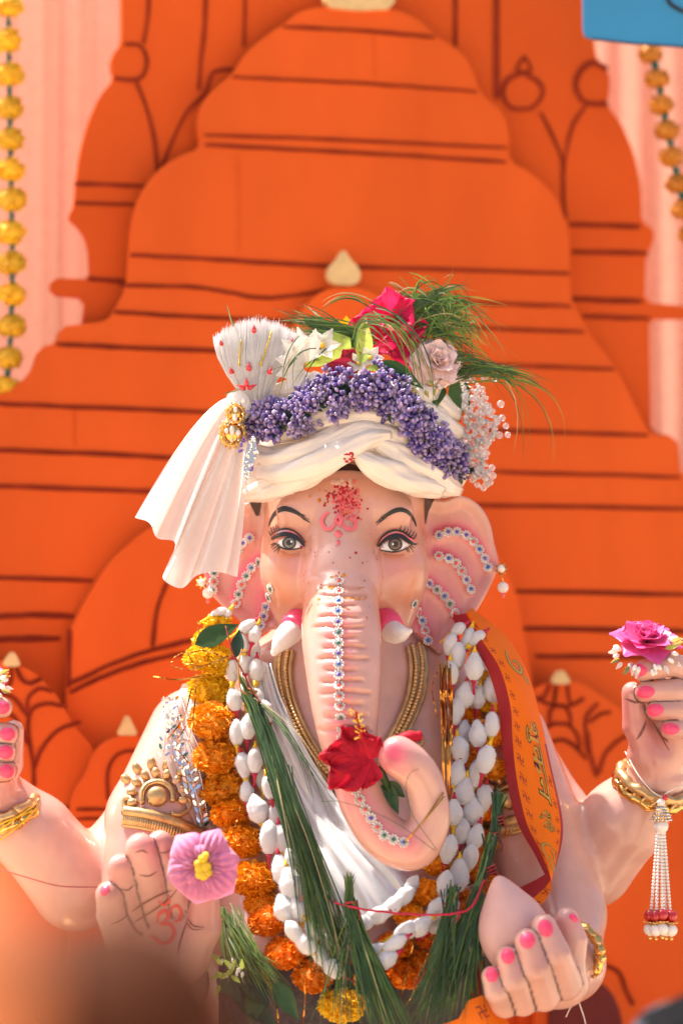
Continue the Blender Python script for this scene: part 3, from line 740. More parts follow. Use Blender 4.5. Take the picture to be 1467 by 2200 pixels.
# painted dark creases between neighbouring fingers
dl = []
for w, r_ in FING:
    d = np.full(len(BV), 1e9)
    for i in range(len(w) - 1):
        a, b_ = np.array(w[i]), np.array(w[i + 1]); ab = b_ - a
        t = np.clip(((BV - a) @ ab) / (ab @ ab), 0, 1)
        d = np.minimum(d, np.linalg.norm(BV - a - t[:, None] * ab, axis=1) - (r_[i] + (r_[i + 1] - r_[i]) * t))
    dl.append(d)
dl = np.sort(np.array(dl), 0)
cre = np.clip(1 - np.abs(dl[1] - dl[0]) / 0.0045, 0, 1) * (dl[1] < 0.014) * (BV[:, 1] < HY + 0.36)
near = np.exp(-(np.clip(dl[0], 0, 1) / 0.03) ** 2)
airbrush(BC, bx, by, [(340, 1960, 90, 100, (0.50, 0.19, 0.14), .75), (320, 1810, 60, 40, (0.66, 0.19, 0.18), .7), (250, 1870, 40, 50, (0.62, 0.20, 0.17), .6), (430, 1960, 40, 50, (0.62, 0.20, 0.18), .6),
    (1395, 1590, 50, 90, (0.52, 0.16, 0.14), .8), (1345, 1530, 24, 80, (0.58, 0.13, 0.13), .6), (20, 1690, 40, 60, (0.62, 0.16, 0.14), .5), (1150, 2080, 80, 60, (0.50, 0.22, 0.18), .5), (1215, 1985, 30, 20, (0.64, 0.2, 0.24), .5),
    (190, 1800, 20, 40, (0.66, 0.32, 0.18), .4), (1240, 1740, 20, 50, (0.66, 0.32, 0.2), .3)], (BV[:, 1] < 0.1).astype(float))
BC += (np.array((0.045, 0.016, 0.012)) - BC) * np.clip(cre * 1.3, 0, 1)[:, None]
BC = np.clip(BC, 0.005, 0.9)
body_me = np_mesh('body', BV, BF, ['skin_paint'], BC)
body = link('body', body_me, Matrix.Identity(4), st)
body_bvh = BVHTree.FromPolygons(BV.tolist(), BF.tolist())

def on(bvh, px, py, off=0.0, fb=0.0, ymin=-9):
    r = ray(px, py).normalized(); h = bvh.ray_cast(CAMP, r)
    while h[0] is not None and (h[0].y < ymin or (ymin > -1 and h[1].dot(r) > 0)): h = bvh.ray_cast(h[0] + r * .004, r)
    if h[0] is None: return P(px, py, fb), Vector((0, -1, 0))
    n = h[1] if h[1].dot(r) < 0 else -h[1]
    return h[0] - r * off, n
def star(m, bvh, poly, eps, dome=0.0, rings=3):
    """thin paint patch or dome laid on the surface"""
    c = np.mean(np.array(poly, float), 0); n = len(poly); vs = [on(bvh, c[0], c[1], eps + dome)[0]]
    for k in range(1, rings + 1):
        t = k / rings
        for x, y in poly:
            vs.append(on(bvh, c[0] + (x - c[0]) * t, c[1] + (y - c[1]) * t, eps + dome * (1 - t * t) - (0.0006 if k == rings and dome else 0))[0])
    fs = [(0, 1 + (i + 1) % n, 1 + i) for i in range(n)]
    for k in range(rings - 1):
        for i in range(n):
            a = 1 + k * n + i; b2 = 1 + k * n + (i + 1) % n
            fs.append((a, b2, b2 + n, a + n))
    m.add(vs, fs)
def stroke(m, bvh, pts, wid, eps, n=6):
    c = crom(pts, n) if len(pts) > 2 else [np.array(pts[0], float) * (1 - t) + np.array(pts[1], float) * t for t in np.linspace(0, 1, n)]
    L = len(c); vs = []
    for i, p in enumerate(c):
        t = c[min(i + 1, L - 1)][:2] - c[max(i - 1, 0)][:2]; t = t / max(np.linalg.norm(t), 1e-6); nn = np.array((-t[1], t[0]))
        w = (np.interp(i / (L - 1), np.linspace(0, 1, len(wid)), wid) if hasattr(wid, '__len__') else wid) / 2
        vs += [on(bvh, *(p[:2] - nn * w), eps)[0], on(bvh, *p[:2], eps + 0.0004)[0], on(bvh, *(p[:2] + nn * w), eps)[0]]
    m.add(vs, [f for i in range(L - 1) for f in ((3 * i, 3 * i + 1, 3 * i + 4, 3 * i + 3), (3 * i + 1, 3 * i + 2, 3 * i + 5, 3 * i + 4))])
def circ(x, y, rx, ry=None, n=16, a0=0):
    ry = ry or rx
    return [(x + rx * math.cos(a0 + 2 * math.pi * i / n), y + ry * math.sin(a0 + 2 * math.pi * i / n)) for i in range(n)]
E0 = 0.0012
def part(name, material, fn, parent=st, label=None):
    m = MB(); fn(m); return m.build(name, material, parent, label=label)

# ---------------- painted face: photo-left eye and photo-right eye (coordinates from zoom crop, origin 560,1020, scale 3.965)
def zc(pts): return [(560 + x / 3.965, 1020 + y / 3.965) for x, y in pts]
def eye(side):
    if side == 'L':
        scl = [(130, 585), (165, 555), (215, 535), (270, 540), (315, 565), (350, 600), (365, 620), (330, 632), (260, 638), (200, 628), (160, 612)]
        lid = [(90, 548), (140, 520), (200, 505), (265, 515), (320, 545), (360, 590), (375, 612)]; lw = [4, 9, 10, 10, 9, 6, 3]
        pink = [(95, 548), (125, 520), (165, 500), (220, 487), (280, 490), (330, 520), (365, 560)]
        upper = [(80, 520), (120, 490), (160, 468), (220, 460), (280, 478), (335, 520), (378, 575)]
        lilac = [(130, 510), (180, 488), (240, 490), (300, 515)]
        low = [(125, 580), (160, 612), (220, 634), (290, 634), (355, 620)]
        iris = (243, 580, 60, 54); irm, gl = 'iris_grey', (262, 570)
        brow = [(70, 440), (88, 380), (130, 320), (190, 290), (250, 298), (310, 325), (370, 360)]; bw = [2, 6, 10, 13, 12, 9, 3]
        tail = [((330, 345), (395, 372)), ((345, 360), (410, 398)), ((320, 330), (385, 350)), ((360, 375), (425, 412)), ((310, 335), (360, 372)), ((350, 352), (418, 385))]
        up_l = [((90, 515), (78, 500), (66, 478)), ((105, 500), (92, 480), (86, 450)), ((122, 488), (112, 465), (106, 435)), ((140, 475), (132, 450), (126, 420)), ((160, 467), (152, 455), (148, 436))]
        dn_l = [((135, 588), (110, 600), (86, 625)), ((145, 600), (122, 618), (95, 642)), ((155, 610), (135, 635), (110, 662)), ((165, 616), (150, 640), (142, 680)), ((120, 580), (100, 590), (82, 600))]
        pinkc = [(340, 600), (362, 612), (350, 622), (325, 628)]
        bag = [(160, 650), (240, 690), (330, 672)]
    else:
        scl = [(1010, 632), (1045, 595), (1100, 560), (1160, 548), (1210, 560), (1245, 585), (1262, 602), (1235, 628), (1180, 645), (1110, 652), (1050, 645)]
        lid = [(1000, 615), (1040, 570), (1090, 535), (1150, 518), (1205, 528), (1250, 560), (1300, 590), (1335, 588)]; lw = [3, 7, 9, 10, 10, 9, 6, 2]
        pink = [(1010, 575), (1050, 535), (1110, 505), (1170, 498), (1225, 515), (1265, 545), (1330, 560)]
        upper = [(992, 600), (1025, 540), (1080, 492), (1150, 472), (1215, 488), (1260, 520), (1310, 552)]
        lilac = [(1060, 540), (1110, 510), (1165, 502), (1215, 520)]
        low = [(1005, 638), (1060, 650), (1130, 658), (1200, 645), (1255, 615)]
        iris = (1145, 592, 62, 56); irm, gl = 'iris_brown', (1125, 590)
        brow = [(1325, 440), (1305, 385), (1262, 325), (1200, 298), (1140, 308), (1080, 340), (1030, 375)]; bw = [2, 6, 9, 11, 11, 9, 4]
        tail = [((1060, 345), (1000, 388)), ((1045, 360), (985, 405)), ((1055, 372), (990, 428)), ((1070, 335), (1020, 365)), ((1040, 385), (978, 412)), ((1075, 360), (1015, 405))]
        up_l = [((1190, 475), (1190, 455), (1196, 432)), ((1215, 482), (1228, 462), (1232, 440)), ((1240, 496), (1252, 474), (1256, 446)), ((1258, 512), (1275, 490), (1280, 462)), ((1275, 528), (1300, 505), (1305, 478)), ((1295, 545), (1322, 520), (1328, 492))]
        dn_l = [((1250, 620), (1262, 640), (1270, 668)), ((1262, 608), (1285, 630), (1305, 660)), ((1235, 632), (1250, 645), (1258, 662)), ((1275, 600), (1300, 615), (1308, 632))]
        pinkc = [(1012, 630), (1040, 610), (1050, 625), (1040, 640)]
        bag = [(1040, 668), (1130, 700), (1230, 680)]
    e = part('eye', 'eye_white', lambda m: star(m, head_bvh, zc(scl), E0, 0.0015), label=None)
    def stk(nm, mt, pts, w, eps, pr=e): return part(nm, mt, lambda m: stroke(m, head_bvh, zc(pts), w, eps), pr)
    x, y, rx, ry = iris
    c0 = (560 + x / 3.965, 1020 + y / 3.965)
    part('iris_rim', 'brow_black', lambda m: star(m, head_bvh, circ(*c0, rx / 3.965, ry / 3.965, 20), E0 + .0020), e)
    part('iris', irm, lambda m: star(m, head_bvh, circ(*c0, rx * .78 / 3.965, ry * .78 / 3.965, 20), E0 + .0026), e)
    part('pupil', 'brow_black', lambda m: star(m, head_bvh, circ(*c0, rx * .40 / 3.965, ry * .42 / 3.965, 14), E0 + .0031), e)
    part('glint', 'eye_white', lambda m: star(m, head_bvh, circ(560 + gl[0] / 3.965, 1020 + gl[1] / 3.965, 2.2, 2.4, 8), E0 + .0036), e)
    part('eye_corner', 'petal_magenta', lambda m: star(m, head_bvh, zc(pinkc), E0 + .0018), e)
    stk('lid_shadow', 'lid_shadow', upper, 8, E0 + .0004)
    stk('lid_line', 'lid_lilac', lilac, 7, E0 + .0010); stk('lid_line', 'coral_enamel', pink, 3.6, E0 + .0014)
    stk('lid_line', 'brow_black', upper, [1.5, 3.5, 4.5, 4, 3.5, 3.5, 2], E0 + .0018)
    stk('upper_lid', 'brow_black', lid, lw, E0 + .0034); stk('lower_lid', 'brow_black', low, [1.5, 3, 3.4, 3, 2], E0 + .0028)
    stk('under_eye_line', 'lid_shadow', bag, [2, 5, 2], E0)
    for l_ in up_l + dn_l: stk('eyelash', 'brow_black', l_, [2.6, 2, 0.8], E0 + .0022)
    b2 = part('eyebrow', 'brow_black', lambda m: stroke(m, head_bvh, zc(brow), [w * 0.9 for w in bw], E0 + .0006))
    for a, q in tail: part('brow_hair', random.choice(['brow_black', 'brow_brown']), lambda m: stroke(m, head_bvh, zc([a, q]), [3.2, 0.8], E0 + .0012), b2)
eye('L'); eye('R')
# forehead mark
tk = part('forehead_mark', 'coral_enamel', lambda m: star(m, head_bvh, zc([(675, 305), (715, 375), (675, 455), (620, 385)]), E0 + .001, .004))
for pts in ([(575, 315), (540, 345), (518, 400), (545, 455), (590, 460), (622, 430), (630, 400)], [(760, 370), (795, 385), (812, 420), (790, 455), (745, 460), (712, 435), (705, 410)]):
    part('mark_arm', 'coral_enamel', lambda m: stroke(m, head_bvh, zc(pts), [5, 7, 8, 8.5, 8, 6, 4], E0 + .003), tk)
part('mark_dot', 'coral_enamel', lambda m: star(m, head_bvh, circ(560 + 660 / 3.965, 1020 + 502 / 3.965, 9, 8), E0 + .001, .004), tk)
part('mark_dot', 'coral_enamel', lambda m: star(m, head_bvh, circ(560 + 659 / 3.965, 1020 + 576 / 3.965, 4, 6.5), E0 + .001, .003), tk)
part('mark_center', 'kumkum', lambda m: star(m, head_bvh, circ(560 + 657 / 3.965, 1020 + 385 / 3.965, 2.2, 4, 8), E0 + .0055), tk)
# kumkum powder smears: flat crusted flecks
def fleck(m, x, y, r, eps):
    n = random.randint(6, 10); a0 = U(0, 6)
    star(m, head_bvh, [(x + r * U(.45, 1.15) * math.cos(a0 + 6.283 * i / n), y + r * U(.45, 1.2) * math.sin(a0 + 6.283 * i / n)) for i in range(n)], eps, 0.0006, 2)
def powder(name, material, spots, parent=None):
    m = MB()
    for x, y, r in spots: fleck(m, x, y, r, E0 + U(0, .0009))
    o_ = m.build(name, material, parent or st); o_['kind'] = 'stuff'; return o_
random.seed(21)
powder('powder_smear', 'rice_paste', [(728 + random.gauss(0, 14), 1036 + random.gauss(0, 4), U(4, 9)) for _ in range(12)])
powder('powder_smear', 'kumkum_pink', [(742 + random.gauss(0, 13), 1075 + random.gauss(0, 16), U(2, 7)) for _ in range(70)] + [(760 + random.gauss(0, 10), 1110 + random.gauss(0, 10), U(2, 6)) for _ in range(12)])
powder('powder_smear', 'kumkum', [(738 + random.gauss(0, 15), 1072 + random.gauss(0, 16), U(1.2, 5)) for _ in range(110)] + [(705, 1066, 6), (708, 1060, 4), (765, 1054, 4), (744, 1046, 4), (773, 1084, 3), (790, 1093, 3), (764, 1187, 4), (715, 1209, 2), (779, 1209, 2), (752, 1198, 2.5), (770, 1113, 4), (690, 1256, 2), (783, 1247, 2)]
       + [(U(640, 830), U(1100, 1330), U(.8, 1.7)) for _ in range(40)] + [(U(690, 830), U(1560, 1660), U(.8, 1.8)) for _ in range(14)])
powder('powder_smear', 'turmeric', [(687, 1075, 5), (697, 1081, 3), (745, 1100, 6), (665, 1066, 3), (686, 1052, 3), (700, 1055, 3)] + [(728 + random.gauss(0, 8), 1238 + random.gauss(0, 5), U(2, 5)) for _ in range(10)]
       + [(U(675, 785), 1262 + U(-2, 2), U(1.5, 4)) for _ in range(18)] + [(U(665, 790), 1285 + U(-2, 3), U(1.5, 4)) for _ in range(18)] + [(U(690, 770), 1308 + U(-2, 2), U(1.2, 3)) for _ in range(10)])
# hair at the temples
for pts, w in (([(545, 1060), (550, 1085), (553, 1108)], [26, 22, 6]), ([(925, 1045), (922, 1070), (916, 1100), (914, 1125)], [30, 22, 8, 2])):
    part('temple_hair', 'hair_brown', lambda m: stroke(m, head_bvh, pts, w, 0.004))
part('hair', 'hair_brown', lambda m: stroke(m, head_bvh, [(710, 1012), (745, 1003), (790, 1012)], [6, 16, 6], 0.004))

# ---------------- tusks
def tusk(pts, rs, ringpts, ringr, tp):
    c = [P(*p) for p in crom(pts, 5)]; r_ = [S(q[0]) for q in crom([(r,) for r in rs], 5)]
    m = MB(); m.tube(c, r_, 14); m.ball(c[-1], r_[-1] * 1.0, 12, 8)
    t = m.build('tusk', 'tusk_white', st)
    m = MB(); m.tube([P(*p) for p in crom(ringpts, 5)], [S(q[0]) for q in crom([(r,) for r in ringr], 5)], 14)
    m.build('tusk_collar', 'pink_enamel', t)
tusk([(645, 1345, -.06), (622, 1360, -.09), (604, 1380, -.11), (589, 1402, -.12)], [27, 26, 20, 8], [(650, 1325, -.05), (636, 1345, -.075), (627, 1353, -.088)], [29, 33, 29], 0)
tusk([(824, 1342, -.06), (844, 1357, -.10), (862, 1361, -.13), (880, 1356, -.145)], [27, 25, 18, 6], [(818, 1322, -.05), (834, 1344, -.085), (842, 1352, -.098)], [29, 32, 28], 0)

# ---------------- nails, creases, om
def nail(x, y, rx, ry, ang, bvh=body_bvh):
    ca, sa = math.cos(ang), math.sin(ang)
    pts = [(x + rx * math.cos(t) * ca - ry * math.sin(t) * sa, y + rx * math.cos(t) * sa + ry * math.sin(t) * ca) for t in np.linspace(0, 2 * math.pi, 15)[:-1]]
    part('fingernail', 'pink_enamel', lambda m: star(m, bvh, pts, .0015, .0022), body)
for a in ((1370, 1440, 20, 14, .05), (1386, 1487, 20, 14, -.1), (1406, 1526, 19, 14, -.1), (1440, 1566, 19, 13, .1)):
    nail(*a)
for x, y in LTIPS: nail(x - 13, y, 17, 15, 0)
for a in ((1171, 1994, 16, 20, -.3), (1132, 2020, 17, 19, -.2), (1090, 2054, 15, 18, -.2), (1056, 2094, 14, 17, -.1), (1232, 1972, 13, 7, .7), (226, 1912, 10, 13, .4)): nail(*a)
for pts, w in (([(290, 1832), (306, 1828), (318, 1833)], 3), ([(300, 1880), (320, 1882), (338, 1872)], 3), ([(340, 1832), (356, 1832), (368, 1824)], 2.5), ([(262, 1910), (275, 1912), (288, 1902)], 2.5),
               ([(284, 1958), (310, 1940), (345, 1922), (372, 1912)], 4.5), ([(284, 1984), (320, 1962), (362, 1932), (385, 1905)], 4), ([(405, 1972), (395, 2000), (386, 2030), (384, 2050)], 4),
               ([(406, 1975), (416, 1988), (440, 1992)], 3.5), ([(402, 1982), (415, 1996), (438, 1996)], 2.6), ([(240, 1985), (262, 1975), (276, 1962)], 2.5),
               ([(1340, 1500), (1360, 1508), (1374, 1510)], 5), ([(1388, 1548), (1378, 1572), (1366, 1590)], 6), ([(1402, 1552), (1418, 1580), (1436, 1612)], 3)):
    part('painted_crease', 'crease_paint', lambda m: stroke(m, body_bvh, pts, [1, w, w, 1], .0012), body)
omr = part('om_mark', 'om_red', lambda m: stroke(m, body_bvh, [(338, 1982), (342, 1964), (356, 1956), (362, 1968), (354, 1980), (348, 1984), (368, 1986), (374, 2006), (364, 2022), (346, 2024), (332, 2014), (324, 2008)], [4, 7, 7, 7, 6, 6, 7, 8, 8, 8, 7, 3], .0014), body)
part('om_stroke', 'om_red', lambda m: stroke(m, body_bvh, [(364, 1972), (368, 1952), (382, 1946), (390, 1960), (384, 1976), (374, 1980)], [5, 6, 7, 7, 6, 3], .0014), body)
part('om_stroke', 'om_red', lambda m: stroke(m, body_bvh, [(342, 1936), (352, 1944), (364, 1936), (364, 1926)], [3, 6, 6, 3], .0014), body)

# ---------------- rhinestones
def rhinestone_mesh():
    m = MB(); m.m = 0
    m.tube([(0, 0, 0), (0, 0, .0018)], [.0092, .0088], 14)
    for i in range(10):
        a = 6.2832 * i / 10; m.ball((.0094 * math.cos(a), .0094 * math.sin(a), .0018), (.0026, .0026, .0022), 6, 4)
    m.m = 2
    for i in range(10):
        a = 6.2832 * (i + .5) / 10; m.ball((.0068 * math.cos(a), .0068 * math.sin(a), .0016), (.0011, .0011, .0008), 4, 3)
    m.m = 1; m.ball((0, 0, .0022), (.0049, .0049, .0030), 10, 6)
    return m.data('rhinestone', ['white_ring', 'gem_red', 'brow_black'], center=(0, 0, 0))[0]
RH = rhinestone_mesh(); GEM = dict(r='gem_red', b='gem_blue', p='gem_purple', g='gem_green')
def stones(pts, cols, label=None):
    first = on(head_bvh, *pts[0], .001)[0]
    m = MB(); m.tube([on(head_bvh, x, y, .0012)[0] for x, y in pts], .0012, 5); s_ = m.build('rhinestone_strip', 'silver', st)
    for i, (x, y) in enumerate(pts):
        p, n = on(head_bvh, x, y, .0004, 0.06)
        link('rhinestone', RH, TRS(p, rot(n, U(0, 6))), s_, om=[None, GEM[cols[i % len(cols)]]])
stones([(728, 1249), (728, 1270), (727, 1291), (726, 1313), (726, 1336), (727, 1359), (727, 1382), (727, 1404), (728, 1427), (728, 1450), (728, 1473), (729, 1496), (730, 1518), (732, 1541), (735, 1565), (735, 1587)], 'rrbbpggpbprrrgrr')
stones([(757, 1676), (764, 1697), (773, 1718), (785, 1739), (797, 1758), (810, 1777), (825, 1795), (845, 1804), (867, 1810)], 'rprrprggb')
for a, c_ in zip(EAR_R, ('pppprbpb', 'rbrrpb', 'pgbgr', 'grbrb')): stones(a, c_)
for a, c_ in zip(EAR_L, ('pp', 'gbgrgr', 'ggbpb', 'grg')): stones(a, c_)
# ------------------------------------------------------------------ turban
random.seed(5)
def tY(px, py, out=0.0):
    dx = (px - 755) / 1000; dz = (970 - py) / 1000
    y = 0.07 - 0.215 * math.sqrt(max(0.03, 1 - (dx / 0.245) ** 2 - (dz / 0.27) ** 2)) - out
    return P(px, py, y)
def roll(m, pts, rs, out=0.0, seg=40, twist=7.0, seed=0, flat=0.95):
    c2 = crom([(p[0], p[1], r) for p, r in zip(pts, rs)], 7)
    pts3 = [tY(q[0], q[1], out) for q in c2]; n = len(pts3); vs = []; prev = None
    for i, p in enumerate(pts3):
        t = (pts3[min(i + 1, n - 1)] - pts3[max(i - 1, 0)]).normalized()
        ref = Vector((0, -1, 0)) if prev is None else prev
        a1 = (ref - t * ref.dot(t)).normalized(); prev = a1; a2 = t.cross(a1)
        for j in range(seg):
            a = 2 * math.pi * j / seg
            w = 1 + 0.095 * math.sin(3 * a + 11 * i / n + seed) + 0.035 * math.sin(8 * a - twist * 1.3 * i / n + seed * 2) + 0.045 * math.sin(5 * a + 15 * i / n + seed) + 0.06 * math.sin(14 * a + twist * 2.2 * i / n + seed) * (0.5 + noise.noise((a, i * .2, seed + 5))) + 0.05 * noise.noise((a * 1.5, i * .25, seed))
            vs.append(p + (a1 * math.cos(a) * flat + a2 * math.sin(a)) * S(c2[i][2] * .93) * w)
    fs = [(i * seg + j, i * seg + (j + 1) % seg, (i + 1) * seg + (j + 1) % seg, (i + 1) * seg + j) for i in range(n - 1) for j in range(seg)]
    fs += [tuple(range(seg - 1, -1, -1)), tuple((n - 1) * seg + j for j in range(seg))]
    m.add(vs, fs)
tb = thing('turban', P(745, 1050, 0.07), 'white satin braided turban with a flared cloth tail on the statue head', 'turban')
m = MB(); m.ball(P(755, 945, 0.085), (0.212, 0.185, 0.150), 32, 20); m.build('cloth_cap', 'satin_white', tb)
ROLLS = [([(560, 862), (600, 846), (650, 836), (720, 822)], [16, 24, 26, 22], .0), ([(565, 902), (620, 882), (680, 862), (760, 850), (840, 858)], [18, 28, 30, 30, 22], .005),
         ([(828, 852), (880, 846), (930, 862), (975, 892)], [20, 28, 29, 22], .005), ([(838, 892), (890, 888), (940, 903), (982, 935)], [20, 27, 28, 22], .01),
         ([(590, 935), (660, 908), (740, 892), (820, 896), (900, 930), (970, 985)], [22, 30, 32, 32, 30, 24], .01), ([(925, 925), (962, 958), (982, 1000), (972, 1052)], [20, 27, 27, 18], -.01),
         ([(545, 966), (590, 986), (650, 975), (710, 950), (780, 920), (842, 938)], [14, 28, 30, 29, 26, 15], .016), ([(742, 915), (800, 925), (850, 950), (900, 985), (955, 1020)], [16, 26, 29, 28, 20], .014),
         ([(528, 1064), (575, 1050), (640, 1030), (690, 1006), (728, 984)], [16, 27, 28, 21, 12], .018), ([(800, 945), (850, 975), (900, 1006), (945, 1036), (980, 1050)], [14, 27, 31, 28, 18], .022),
         ([(555, 1012), (610, 1018), (670, 1003), (730, 974), (790, 944), (838, 935)], [14, 29, 31, 30, 26, 14], .030), ([(762, 972), (800, 1000), (850, 1022), (900, 1040), (945, 1052)], [12, 27, 31, 29, 18], .034)]
for i, (p_, r_, o_) in enumerate(ROLLS):
    m = MB(); roll(m, p_, r_, o_, seed=i * 1.7); rb = m.build('braid_roll', 'satin_white', tb)
    if i == 10:
        m2 = MB()
        for _ in range(16):
            q = tY(750 + U(-10, 10), 982 + U(-11, 11), 0.030 + S(31) * 0.82); m2.ball(q, (U(.002, .005), .0012, U(.0015, .003)), 7, 4)
        o_ = m2.build('red_stain', 'kumkum', rb); o_['kind'] = 'stuff'
# the part of the wrap behind the head
for dz, R_ in ((0.0, 0.205), (0.05, 0.215), (0.10, 0.205), (0.15, 0.17)):
    c0 = P(752, 1040, 0.07); m = MB()
    m.tube([c0 + Vector((R_ * math.cos(a), R_ * .95 * math.sin(a), dz)) for a in np.linspace(-0.2, math.pi + 0.2, 24)], 0.032, 12); m.build('braid_roll', 'satin_white', tb)
# flared tail
hem = [(290, 1112), (322, 1124), (338, 1156), (376, 1165), (366, 1208), (350, 1242), (390, 1264), (424, 1236), (468, 1229), (510, 1240)]
def tail_pt(u, v, layer=0):
    hs_ = crom(hem, 6); k = u * (len(hs_) - 1); i = min(int(k), len(hs_) - 2); h = hs_[i] * (1 - (k - i)) + hs_[i + 1] * (k - i)
    top = np.array((498 + 34 * u, 852 + 22 * u)); ctl = np.array((432 + 108 * u, 858 + 140 * u))
    q = top * (1 - v) ** 2 + 2 * ctl * v * (1 - v) + h * v * v
    pl_ = 0.024 * (math.sin(u * 2 * math.pi * 4.4 + 0.8) + 0.45 * math.sin(u * 2 * math.pi * 9.5 + 2 * v)) * (0.25 + 0.75 * v)
    Y = -0.085 + 0.04 * (1 - u) * v + pl_ - 0.04 * math.sin(math.pi * u) * v - 0.10 * v * v + layer * 0.02
    return P(q[0], q[1], Y)
m = MB(); m.grid([[tail_pt(u, v) for u in np.linspace(0, 1, 120)] for v in np.linspace(0, 1, 40)])
tl = m.build('cloth_tail', 'satin_tail', tb)
m = MB(); m.ball(P(512, 872, -.09), (.03, .03, .035), 14, 10); m.build('gathered_knot', 'satin_tail', tb)

# feather crest
fc = thing('feather_crest', P(548, 860, -.08), 'white fan shaped feather crest with red drop jewels stuck in the turban', 'crest')
rim = crom([(457, 722), (470, 706), (500, 695), (545, 690), (592, 697), (626, 712), (648, 738)], 10)
FL = [(866, 528, 573), (842, 512, 583), (805, 486, 604), (770, 469, 626), (740, 460, 643), (726, 458, 648)]
def fan(u, v, jit=0.0):
    vv = v * (1 + jit); y = 866 - 140 * vv
    ys = [q[0] for q in FL][::-1]; l_ = np.interp(y, ys, [q[1] for q in FL][::-1]); r_ = np.interp(y, ys, [q[2] for q in FL][::-1])
    return np.array((l_ + (r_ - l_) * u, y - 36 * math.sin(math.pi * u) * vv * vv))
def fanY(u, v): return -0.085 - 0.025 * (1 - (2 * u - 1) ** 2) * math.sin(math.pi * min(v, 1) * .8)
m = MB()
for s_ in (0, 1):
    rows = []
    for v in np.linspace(0, .93, 14):
        rows.append([P(*fan(u, v), fanY(u, v) * (1) + (0.012 if s_ else -0.002) * (0.4 + math.sin(math.pi * u))) for u in np.linspace(0, 1, 40)])
    m.grid(rows)
m.build('feather_web', 'feather_white', fc)
m = MB()
for _ in range(1500):
    u = U(0, 1); j = random.gauss(0, .02) + (U(0, .05) if random.random() < .15 else 0); dy = U(-.008, .004); v0 = U(0, .55)
    pts = [P(*fan(min(1, max(0, u + .012 * math.sin(v * 5 + u * 40))), v, j), fanY(u, v) + dy - 0.003) for v in np.linspace(v0, 1, 6)]
    m.strip(pts, [S(2.0), S(2.0), S(1.8), S(1.6), S(1.2), S(.5)], (U(-.5, .5), -1, U(-.2, .2)))
o = m.build('feather_barbs', 'feather_white', fc); o['kind'] = 'stuff'
def drop(px, py, w, h, ang, Y, parent, material='ruby', depth=.006, name='jewel'):
    m = MB(); n = 12; vs = []; ca, sa = math.cos(ang), math.sin(ang)
    rings = ((1.0, 0), (.72, .7), (.30, 1.0))
    for rr, dz in rings:
        for i in range(n):
            a = 2 * math.pi * i / n; k = math.sin(a / 2) ** 0.8 if True else 1
            x = w * .5 * math.sin(a) * (0.55 + .45 * -math.cos(a)) * 1.25 * rr; y = -h * .5 * math.cos(a) * rr
            q = P(px + x * ca - y * sa, py + x * sa + y * ca, Y); vs.append(q + Vector((0, -depth * dz, 0)))
    fs = [(k * n + i, k * n + (i + 1) % n, (k + 1) * n + (i + 1) % n, (k + 1) * n + i) for k in range(2) for i in range(n)] + [tuple(2 * n + i for i in range(n))]
    m.add(vs, fs); return m.build(name, material, parent, smooth=False)
for x, y, w, h, a in ((546, 706, 14, 20, 0), (475, 736, 12, 16, -.3), (626, 734, 13, 20, .35), (497, 796, 15, 17, -.3), (535, 787, 15, 21, 0), (581, 795, 15, 20, .35)):
    drop(x, y, w, h, a, -0.122, fc)
for x, y, a in ((530, 820, 0), (518, 831, -1.1), (542, 830, 1.1)): drop(x, y, 13, 24 if a else 22, a, -0.124 - (.004 if not a else 0), fc)
for pts in ([(518, 730), (516, 760), (514, 786)], [(584, 710), (572, 750), (559, 786)]):
    m = MB(); m.tube([P(x, y, -0.122) for x, y in crom(pts, 5)], [.0012] + [.0019] * 8 + [.0024, .003], 6); m.build('glitter_line', 'glitter_gold', fc)

# brooches
br = thing('gold_brooch', P(505, 960, -.13), 'gold filigree brooch with pearls pinned where the turban tail is gathered', 'brooch')
for k, (cx, cy, R_) in enumerate(((506, 888, 20), (500, 930, 28))):
    m = MB(); m.ball(P(cx, cy, -.118), (S(R_ * .8), .008, S(R_ * .9)), 18, 8); pb = m.build('backing_plate', 'gold_bright', br)
    for i in range(14 if k else 11):
        a = 2 * math.pi * i / (14 if k else 11); m = MB()
        q = [(cx + R_ * (.78 + .22 * t) * math.cos(a + .5 * math.sin(t * 4)), cy + R_ * 1.05 * (.78 + .22 * t) * math.sin(a + .5 * math.sin(t * 4)), -.128 - .004 * math.sin(3 * t)) for t in np.linspace(0, 1.2, 7)]
        m.tube([P(*z) for z in q], .0016, 6); m.ball(P(*q[-1]), .0028, 7, 5); m.build('scroll', 'gold_bright', br)
for x, y, w, h in ((506, 880, 9, 12), (505, 897, 11, 16), (499, 925, 11, 22), (487, 926, 9, 12), (512, 930, 12, 14), (498, 946, 8, 8), (524, 861, 10, 10)):
    m = MB(); m.ball(P(x, y, -.134), (S(w / 2), S(w / 2), S(h / 2)), 12, 8); m.build('pearl', 'pearl', br)
for x, y in ((498, 906), (514, 912), (497, 868), (515, 868), (490, 912), (512, 945)):
    m = MB(); m.ball(P(x, y, -.132), (.0035, .003, .0035), 6, 4); m.build('crystal', 'silver', br, smooth=False)
for x, y in ((484, 958), (494, 962), (505, 960), (478, 948)):
    m = MB(); m.tube([P(x, y - 10, -.126), P(x, y, -.128)], .0016, 6); m.ball(P(x, y + 2, -.128), .003, 7, 5); m.build('dangle', 'gold_bright', br)
sp = thing('silver_brooch', P(530, 1045, -.14), 'silver leaf shaped crystal brooch with a hanging pearl beside the turban braid', 'brooch')
m = MB()
